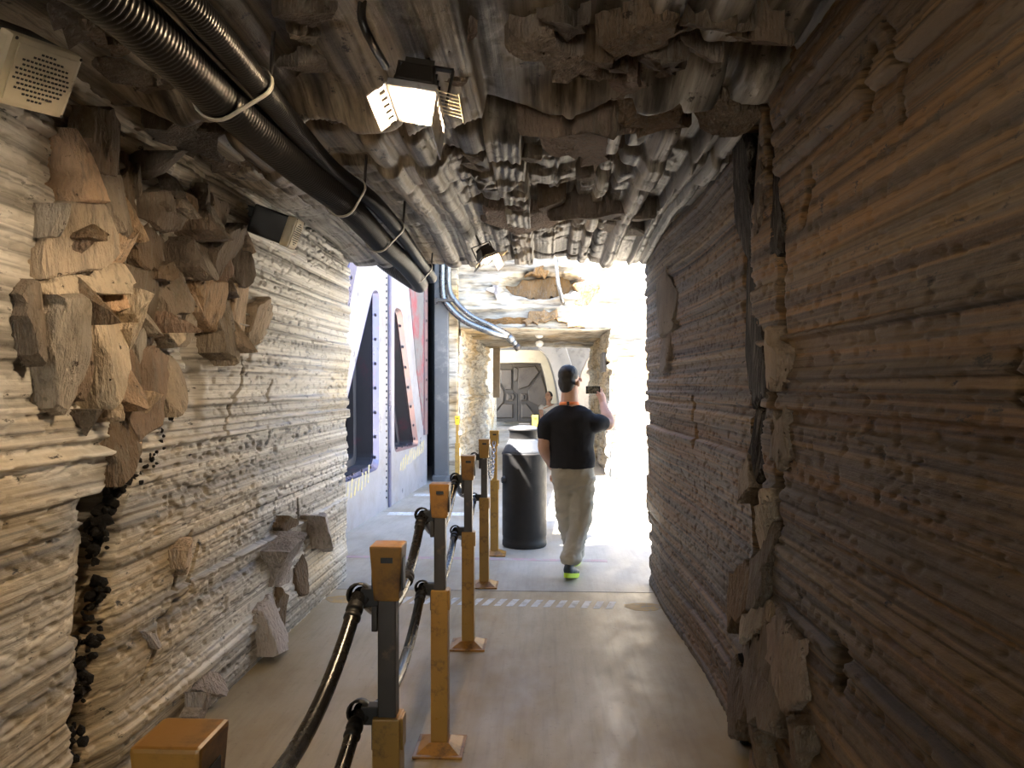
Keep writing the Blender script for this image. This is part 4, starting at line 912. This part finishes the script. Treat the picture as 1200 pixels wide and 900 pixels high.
# ------------------------------------------------------------------ work lights on the ceiling
def flood(loc, rot, sc, label, power, bulb, spot=True):
    root = tag(empty('floodlight', loc), label, 'light', 'ceiling floodlights'); root.rotation_euler = rot; root.scale = (sc,) * 3
    # local: light leaves towards -Z, body long axis Y
    b = bmesh.new(); box(b, (0, .0, .065), (.17, .30, .09), top=(.75, .85), bev=.012); body = from_bm('housing', b, M['lamp_body'], root)
    for k in range(5):
        b = bmesh.new(); box(b, (0, -.10 + k * .05, .125), (.12, .008, .035)); from_bm('fin', b, M['lamp_body'], body)
    b = bmesh.new()
    for sx in (-1, 1): box(b, (sx * .092, 0, .0), (.018, .31, .03), bev=.003)
    for sy in (-1, 1): box(b, (0, sy * .148, .0), (.19, .018, .03), bev=.003)
    from_bm('front_frame', b, M['lamp_metal'], root)
    b = bmesh.new(); box(b, (0, 0, .014), (.168, .28, .006)); from_bm('reflector', b, M['lamp_metal'], root)
    for sy in (-.062, .062):
        b = bmesh.new(); lathe(b, [(0, -.055), (.022, -.05), (.03, -.03), (.032, 0), (.03, .03), (.022, .05), (0, .055)], 16); o = from_bm('bulb', b, M[bulb], root, True); o.rotation_euler = (math.pi / 2, 0, 0); o.location = (0, sy, -.012)
    for sx in (-1, 1):      # perforated barn doors
        b = bmesh.new()
        for k in range(6): box(b, (0, -.13 + k * .052, -.035), (.005, .022, .05))
        box(b, (0, 0, -.012), (.006, .30, .016)); box(b, (0, 0, -.075 if sx < 0 else -.105), (.006, .30, .05 if sx < 0 else .11)); bd = from_bm('barn_door', b, M['lamp_metal'], root)
        bd.location = (sx * .102, 0, 0); bd.rotation_euler = (0, math.radians(42 if sx < 0 else -3), 0)
    # wire guard hinged open on the right
    g = empty('g'); COL.objects.unlink(g); bpy.data.objects.remove(g)
    b = bmesh.new()
    for k in range(7): tube(b, [(.105, -.15 + k * .03, -.005), (.20, -.18 + k * .03, -.03)], .0022, 5)
    tube(b, [(.105, -.16, -.005), (.105, .06, -.005)], .004, 6); tube(b, [(.20, -.20, -.03), (.20, .03, -.03)], .004, 6)
    from_bm('wire_guard', b, M['cream'], root)
    b = bmesh.new()
    for sx in (-1, 1): box(b, (sx * .115, .02, .10), (.008, .03, .16), bev=.002)
    box(b, (0, .02, .18), (.238, .03, .008)); yk = from_bm('yoke', b, M['lamp_body'], root)
    b = bmesh.new(); tube(b, [(0, .02, .18), (0, .02, .30)], .012, 8); from_bm('stem', b, M['lamp_body'], yk)
    return root
flood(onZ(489, 122, 2.46), (math.radians(-8), math.radians(10), math.radians(0)), .74, 'lit warm floodlight with barn doors on the ceiling', 22, 'bulb')
flood(onZ(571, 303, 2.50), (math.radians(-6), math.radians(-24), math.radians(20)), .62, 'small lit floodlight at the far edge of the ceiling', 5, 'bulb_small')
b = bmesh.new(); p0 = onZ(430, 40, 2.62); tube(b, catmull([onZ(428, -20, 2.66), onZ(424, 20, 2.60), onZ(436, 50, 2.55), onZ(452, 78, 2.56)], 8), .012, 8); tag(from_bm('lamp_cable', b, M['black_rubber'], None, True), 'black cable curving down to the lit floodlight', 'cable')
# ------------------------------------------------------------------ people
def remesh(name, bm, voxel, mat, parent, smooth=6, noise=None):
    me = bpy.data.meshes.new('tmp'); bmesh.ops.recalc_face_normals(bm, faces=bm.faces); bm.to_mesh(me); bm.free()
    o = bpy.data.objects.new('tmp', me); COL.objects.link(o)
    r = o.modifiers.new('r', 'REMESH'); r.mode = 'VOXEL'; r.voxel_size = voxel
    s = o.modifiers.new('s', 'SMOOTH'); s.factor = .5; s.iterations = smooth
    dg = bpy.context.evaluated_depsgraph_get(); m2 = bpy.data.meshes.new_from_object(o.evaluated_get(dg))
    bpy.data.objects.remove(o); m2.name = name; m2.materials.clear(); m2.materials.append(mat)
    n = len(m2.vertices); co = np.empty(n * 3, np.float32); m2.vertices.foreach_get('co', co); co = co.reshape(-1, 3)
    if noise:
        no = np.empty(n * 3, np.float32); m2.vertices.foreach_get('normal', no); co = co + no.reshape(-1, 3) * noise(co)[:, None]
        m2.vertices.foreach_set('co', co.reshape(-1).astype(np.float32))
    for p in m2.polygons: p.use_smooth = True
    m2.update(); q = bpy.data.objects.new(name, m2); return link(q, parent)
def limb(bm, pts, rad, seg=14, n=5):
    """tapered limb through joints, rounded at both ends"""
    P = catmull(pts, n); k = np.linspace(0, len(pts) - 1, len(P))
    ra = [np.interp(k, range(len(pts)), [r[0] if hasattr(r, '__len__') else r for r in rad]), np.interp(k, range(len(pts)), [r[1] if hasattr(r, '__len__') else r for r in rad])]
    d0 = (P[0] - P[1]).normalized(); d1 = (P[-1] - P[-2]).normalized(); a, b = min(ra[0][0], ra[1][0]), min(ra[0][-1], ra[1][-1])
    Q = [P[0] + d0 * a * .55, P[0] + d0 * a * .35] + P + [P[-1] + d1 * b * .35, P[-1] + d1 * b * .55]
    R = [(ra[0][0] * .4, ra[1][0] * .4), (ra[0][0] * .8, ra[1][0] * .8)] + list(zip(ra[0], ra[1])) + [(ra[0][-1] * .8, ra[1][-1] * .8), (ra[0][-1] * .4, ra[1][-1] * .4)]
    tube(bm, Q, R, seg)
def ball(bm, c, r, seg=18):
    g = bmesh.ops.create_uvsphere(bm, u_segments=seg, v_segments=seg // 2 + 2, radius=1)
    for v in g['verts']: v.co = Vector((v.co.x * r[0], v.co.y * r[1], v.co.z * r[2])) + Vector(c)
    return g['verts']
V = Vector
# ---- the man in black: local frame = world axes, origin under his pelvis
my = 6.45; mo = V((onY(671, 600, my).x, my, 0))
def mp(px, py, dy=0.0): return onY(px, py, my + dy) - mo
man = tag(empty('person', mo), 'person in black t-shirt and khaki trousers walking away, filming with a raised phone', 'person')
neck = mp(667, 474); headc = mp(668, 446, .02); shL = mp(642, 496, .0); shR = mp(694, 495, .0)
elL = mp(637, 524, -.02); haL = mp(648, 548, .17)
elR = mp(714, 497, .10); wrR = mp(707, 474, .26)
pel = mp(671, 552); hipL = mp(661, 565); hipR = mp(684, 565)
knL = mp(664, 610, .14); anL = mp(674, 652, .40); knR = mp(680, 612, .02); anR = mp(668, 658, -.13)
def arm(bm, a, b, c, k=1.16, off=0.0): limb(bm, [a, a.lerp(b, .5), b, b.lerp(c, .35), c], [.056 * k + off, .052 * k + off, .043 * k + off, .045 * k + off, .028 * k + off])
bm = bmesh.new()
# torso, legs (inside the clothes)
tube(bm, [pel + V((0, 0, -.08)), pel, pel.lerp(neck, .35), pel.lerp(neck, .7), pel.lerp(neck, .9), neck + V((0, 0, -.02)), neck + V((.003, .01, .06))], [(.10, .07), (.135, .085), (.140, .090), (.165, .10), (.15, .075), (.065, .06), (.058, .058)], 20)
arm(bm, shL, elL, haL); arm(bm, shR, elR, wrR)
limb(bm, [hipL, hipL.lerp(knL, .5), knL, knL.lerp(anL, .35), anL], [.070, .066, .052, .052, .036]); limb(bm, [hipR, hipR.lerp(knR, .5), knR, knR.lerp(anR, .35), anR], [.070, .066, .052, .052, .036])
# head turned to the right: facing direction
fd = V((.62, .78, 0)).normalized(); sd = V((fd.y, -fd.x, 0))
def hd(f, s, u): return headc + (fd * f + sd * s + V((0, 0, u - .006))) * 1.22
def head(bm, hd, fd, sd, k=1.0):
    mt = Matrix((sd, fd, V((0, 0, 1)))).transposed()
    for c, r in ((hd(-.012, 0, .03), (.076, .094, .088)), (hd(.022, 0, -.035), (.060, .070, .085)), (hd(.05, 0, -.085), (.035, .036, .034)), (hd(.098, 0, -.028), (.013, .018, .022)), (hd(.088, 0, -.072), (.024, .014, .009)), (hd(.083, .034, .005), (.014, .012, .010)), (hd(.083, -.034, .005), (.014, .012, .010)), (hd(.086, 0, .022), (.05, .014, .012))):
        g = bmesh.ops.create_uvsphere(bm, u_segments=18, v_segments=12, radius=1)['verts']
        for v in g: v.co = mt @ V((v.co.x * r[0], v.co.y * r[1], v.co.z * r[2])) + c
    for s in (-1, 1):
        g = bmesh.ops.create_uvsphere(bm, u_segments=12, v_segments=8, radius=1)['verts']
        for v in g: v.co = mt @ V((v.co.x * .013, v.co.y * .02, v.co.z * .033)) + hd(-.012, s * .079, -.012)
head(bm, hd, fd, sd)
limb(bm, [neck + V((.002, .005, -.05)), neck.lerp(headc, .5) + V((0, .0, 0)), headc + V((.0, 0, -.03))], [.076, .070, .072])
# right hand gripping the phone's right end: palm behind, four fingers around the back, thumb in front
phc = mp(695, 457, .30)
gr = mp(702, 460, .30)
limb(bm, [wrR, wrR.lerp(gr, .55) + V((.008, .005, 0)), gr + V((.012, .004, -.01))], [(.026, .030), (.020, .040), (.018, .038)])
for k, (dz, L) in enumerate(((.030, .062), (.010, .068), (-.010, .062), (-.029, .050))):
    r0 = gr + V((.020, .010, dz * .9)); limb(bm, [r0, r0 + V((.006, .022, dz * .1)), r0 + V((-.016, .034, 0)), r0 + V((-L * .8, .026, 0))], [.0095, .0092, .0085, .0075], 8, 3)
r0 = gr + V((.012, -.012, -.022)); limb(bm, [r0, r0 + V((-.012, -.016, .016)), r0 + V((-.032, -.013, .03))], [.011, .0098, .0085], 8, 3)
# left hand relaxed by the thigh
limb(bm, [haL, haL + V((.004, .03, -.035)), haL + V((.006, .05, -.07))], [(.026, .02), (.036, .018), (.034, .016)])
for k, (dx, L) in enumerate(((-.027, .055), (-.009, .066), (.010, .062), (.028, .05))):
    r0 = haL + V((dx + .005, .055, -.075)); limb(bm, [r0, r0 + V((0, .012, -L * .5)), r0 + V((0, .002, -L * .95))], [.009, .0085, .0072], 8, 3)
r0 = haL + V((.03, .025, -.03)); limb(bm, [r0, r0 + V((.018, .018, -.025)), r0 + V((.016, .022, -.055))], [.0105, .0095, .008], 8, 3)
body = remesh('body', bm, .0075, M['skin'], man, 4)
# shirt
bm = bmesh.new(); hem = mp(671, 546)
tube(bm, [hem + V((0, 0, -.015)), hem + V((0, 0, .05)), pel.lerp(neck, .32), pel.lerp(neck, .58), pel.lerp(neck, .78), pel.lerp(neck, .90), neck + V((0, -.005, -.035)), neck + V((0, 0, -.008))],
     [(.190, .128), (.192, .128), (.188, .126), (.202, .130), (.215, .122), (.185, .095), (.10, .075), (.074, .066)], 24)
for a, b, f in ((shL, elL, .62), (shR, elR, .70)):
    c = a.lerp(b, f); ct = neck + V((0, 0, -.10)); limb(bm, [ct.lerp(a, .55) + V((0, 0, -.02)), a + V((0, 0, -.012)), a.lerp(b, f * .55), c], [(.085, .08), .082, .080, .066])
    limb(bm, [neck + V((0, -.005, -.06)), (neck + V((0, 0, -.05))).lerp(a, .5) + V((0, 0, .035)), a], [.055, .060, .072])
shirt = remesh('t_shirt', bm, .010, M['tee'], man, 5, lambda c: .010 * (fbm(c[:, 0] * 7 + c[:, 2] * 5, c[:, 2] * 9 - c[:, 0] * 6, 3) - .5) * 2 * (1.3 - np.clip((c[:, 2] - .95) * 1.6, 0, 1)))
# trousers
bm = bmesh.new()
tube(bm, [hem + V((0, 0, .04)), pel + V((0, 0, -.02)), pel + V((0, 0, -.10)), pel + V((0, .01, -.15))], [(.172, .112), (.182, .120), (.182, .118), (.150, .095)], 22)
limb(bm, [hipL + V((0, 0, .04)), hipL.lerp(knL, .45), knL, knL.lerp(anL, .5), anL + V((0, -.02, .015))], [.100, .098, .086, .082, .080])
limb(bm, [hipR + V((0, 0, .04)), hipR.lerp(knR, .45), knR, knR.lerp(anR, .5), anR + V((0, .0, .012))], [.104, .104, .092, .088, .086])
tr = remesh('trousers', bm, .010, M['khaki'], man, 5, lambda c: .026 * (fbm(c[:, 0] * 5 + c[:, 2] * 6, c[:, 2] * 11 - c[:, 0] * 8, 8) - .5) * 2)
# hair: short cap over the back and top of the skull
bm = bmesh.new(); mt = Matrix((sd, fd, V((0, 0, 1)))).transposed()
for c, r in ((hd(-.022, 0, .045), (.083, .094, .088)), (hd(-.038, 0, -.005), (.078, .068, .080)), (hd(-.046, 0, -.045), (.060, .046, .046))):
    g = bmesh.ops.create_uvsphere(bm, u_segments=20, v_segments=14, radius=1)['verts']
    for v in g: v.co = mt @ V((v.co.x * r[0], v.co.y * r[1], v.co.z * r[2])) + c
remesh('hair', bm, .007, M['hair'], man, 3, lambda c: .006 * (fbm(c[:, 0] * 60, c[:, 2] * 45, 2, 3) - .5))
# orange neck strap with a black buckle
bm = bmesh.new(); L = [neck + V((.086 * math.cos(a), .082 * math.sin(a), .008 - .006 * math.sin(a))) for a in [k / 24 * 6.2832 for k in range(25)]]
vA = [bm.verts.new(p + V((0, 0, -.013))) for p in L[:-1]]; vB = [bm.verts.new(p + V((0, 0, .013)) + (neck - p) * .08) for p in L[:-1]]
for k in range(24): bm.faces.new((vA[k], vA[(k + 1) % 24], vB[(k + 1) % 24], vB[k]))
ls = from_bm('lanyard', bm, M['orange_strap'], man, True); md = ls.modifiers.new('t', 'SOLIDIFY'); md.thickness = .004
bm = bmesh.new(); box(bm, neck + V((-.012, -.086, .010)), (.022, .008, .032), bev=.002); from_bm('buckle', bm, M['black'], ls)
def shoe(an, heading, pitch, z0, name='shoe'):
    root = empty(name, an, 0, man); fwd = V((math.sin(heading), math.cos(heading), 0))
    rt = (Matrix.Rotation(-heading, 4, 'Z') @ Matrix.Rotation(pitch, 4, 'X'))
    b = bmesh.new()
    for c, r in (((0, -.03, -.035), (.042, .055, .050)), ((0, .06, -.045), (.046, .09, .038)), ((0, .13, -.055), (.044, .06, .028)), ((0, -.02, .0), (.04, .045, .04))): ball(b, c, r)
    o = remesh('upper', b, .009, M['shoe'], root, 4); o.matrix_local = rt
    b = bmesh.new(); P_ = []
    for k in range(24):
        a = k / 24 * 6.2832; y = .05 + .145 * math.sin(a); x = .048 * math.cos(a) * (1.0 + .12 * math.sin(a)); P_.append((x, y))
    A = [b.verts.new((x, y, -.098)) for x, y in P_]; C = [b.verts.new((x * 1.04, y, -.062)) for x, y in P_]; b.faces.new(A); b.faces.new(C)
    for k in range(24): b.faces.new((A[k], A[(k + 1) % 24], C[(k + 1) % 24], C[k]))
    o2 = from_bm('sole', b, M['lime'], root); o2.matrix_local = rt
    return root
anRs = V((anR.x, anR.y, .112)); shoe(anRs, .35, math.radians(-12), 0)
anLs = V((anL.x, anL.y, .098)); shoe(anLs, .1, 0, 0)
# the phone in his right hand
ph = tag(empty('phone', mo + phc), 'dark phone held sideways in the raised hand, screen lit', 'phone'); ph.rotation_euler = (math.radians(-4), 0, math.radians(10))
bm = bmesh.new(); box(bm, (0, 0, 0), (.128, .009, .068), bev=.004); from_bm('case', bm, M['glass_black'], ph)
bm = bmesh.new(); box(bm, (-.004, -.0048, 0), (.106, .0015, .056)); from_bm('screen', bm, M['screen'], ph)
# ---- a second person far beyond, mostly hidden behind his shoulder
fy = 17.5; fo = V((onY(646, 480, fy).x, fy, 0)); fp = tag(empty('person', fo), 'distant dark-haired person in a pale shirt, half hidden behind the black shirt', 'person')
fh = V((-.06, 0, onY(641, 465, fy).z)); k = 1.0
bm = bmesh.new(); ff = V((-.35, -.93, 0)).normalized(); fs = V((ff.y, -ff.x, 0))
head(bm, lambda f, s, u: fh + ff * f + fs * s + V((0, 0, u)), ff, fs)
nk = fh + V((.0, .02, -.17)); limb(bm, [nk + V((0, 0, -.06)), nk, fh + V((0, 0, -.05))], [.06, .054, .055])
pv = V((0, .03, .92)); tube(bm, [pv + V((0, 0, -.08)), pv, pv.lerp(nk, .4), pv.lerp(nk, .8), nk + V((0, 0, -.02))], [(.14, .09), (.15, .10), (.13, .09), (.16, .09), (.07, .06)], 18)
for s in (-1, 1):
    limb(bm, [pv + V((s * .09, 0, -.05)), V((s * .1, .02, .5)), V((s * .1, .04, .10))], [.085, .058, .04]); ball(bm, (s * .1, -.03, .045), (.045, .11, .045))
    arm(bm, nk + V((s * .17, 0, -.09)), V((s * .24, .04, 1.05)), V((s * .22, -.10, .82)))
    for j in range(4): limb(bm, [V((s * .22 + (j - 1.5) * .018, -.11, .80)), V((s * .22 + (j - 1.5) * .018, -.13, .75)), V((s * .22 + (j - 1.5) * .018, -.125, .71))], [.011, .009, .008], 8, 2)
    limb(bm, [V((s * .19, -.11, .81)), V((s * .165, -.13, .77))], [.011, .009], 8, 2)
remesh('body', bm, .012, M['skin'], fp, 3)
bm = bmesh.new(); tube(bm, [pv + V((0, 0, -.05)), pv.lerp(nk, .4), pv.lerp(nk, .75), nk + V((0, 0, -.06)), nk + V((0, 0, -.02))], [(.18, .125), (.165, .12), (.185, .12), (.13, .085), (.075, .065)], 18)
for s in (-1, 1): a = nk + V((s * .16, 0, -.09)); limb(bm, [a, a.lerp(V((s * .24, .04, 1.05)), .6)], [.08, .075])
remesh('shirt', bm, .014, M['white_cloth'], fp, 4)
bm = bmesh.new(); tube(bm, [pv + V((0, 0, .02)), pv + V((0, 0, -.12))], [(.165, .12), (.17, .11)], 18)
for s in (-1, 1): limb(bm, [pv + V((s * .09, 0, -.06)), V((s * .1, .02, .5)), V((s * .1, .04, .12))], [.10, .085, .075])
remesh('trousers', bm, .014, M['tee'], fp, 4)
bm = bmesh.new(); ball(bm, fh + V((.01, .025, .035)), (.086, .092, .092)); ball(bm, fh + V((.015, .06, -.03)), (.07, .05, .08)); remesh('hair', bm, .012, M['hair'], fp, 3)
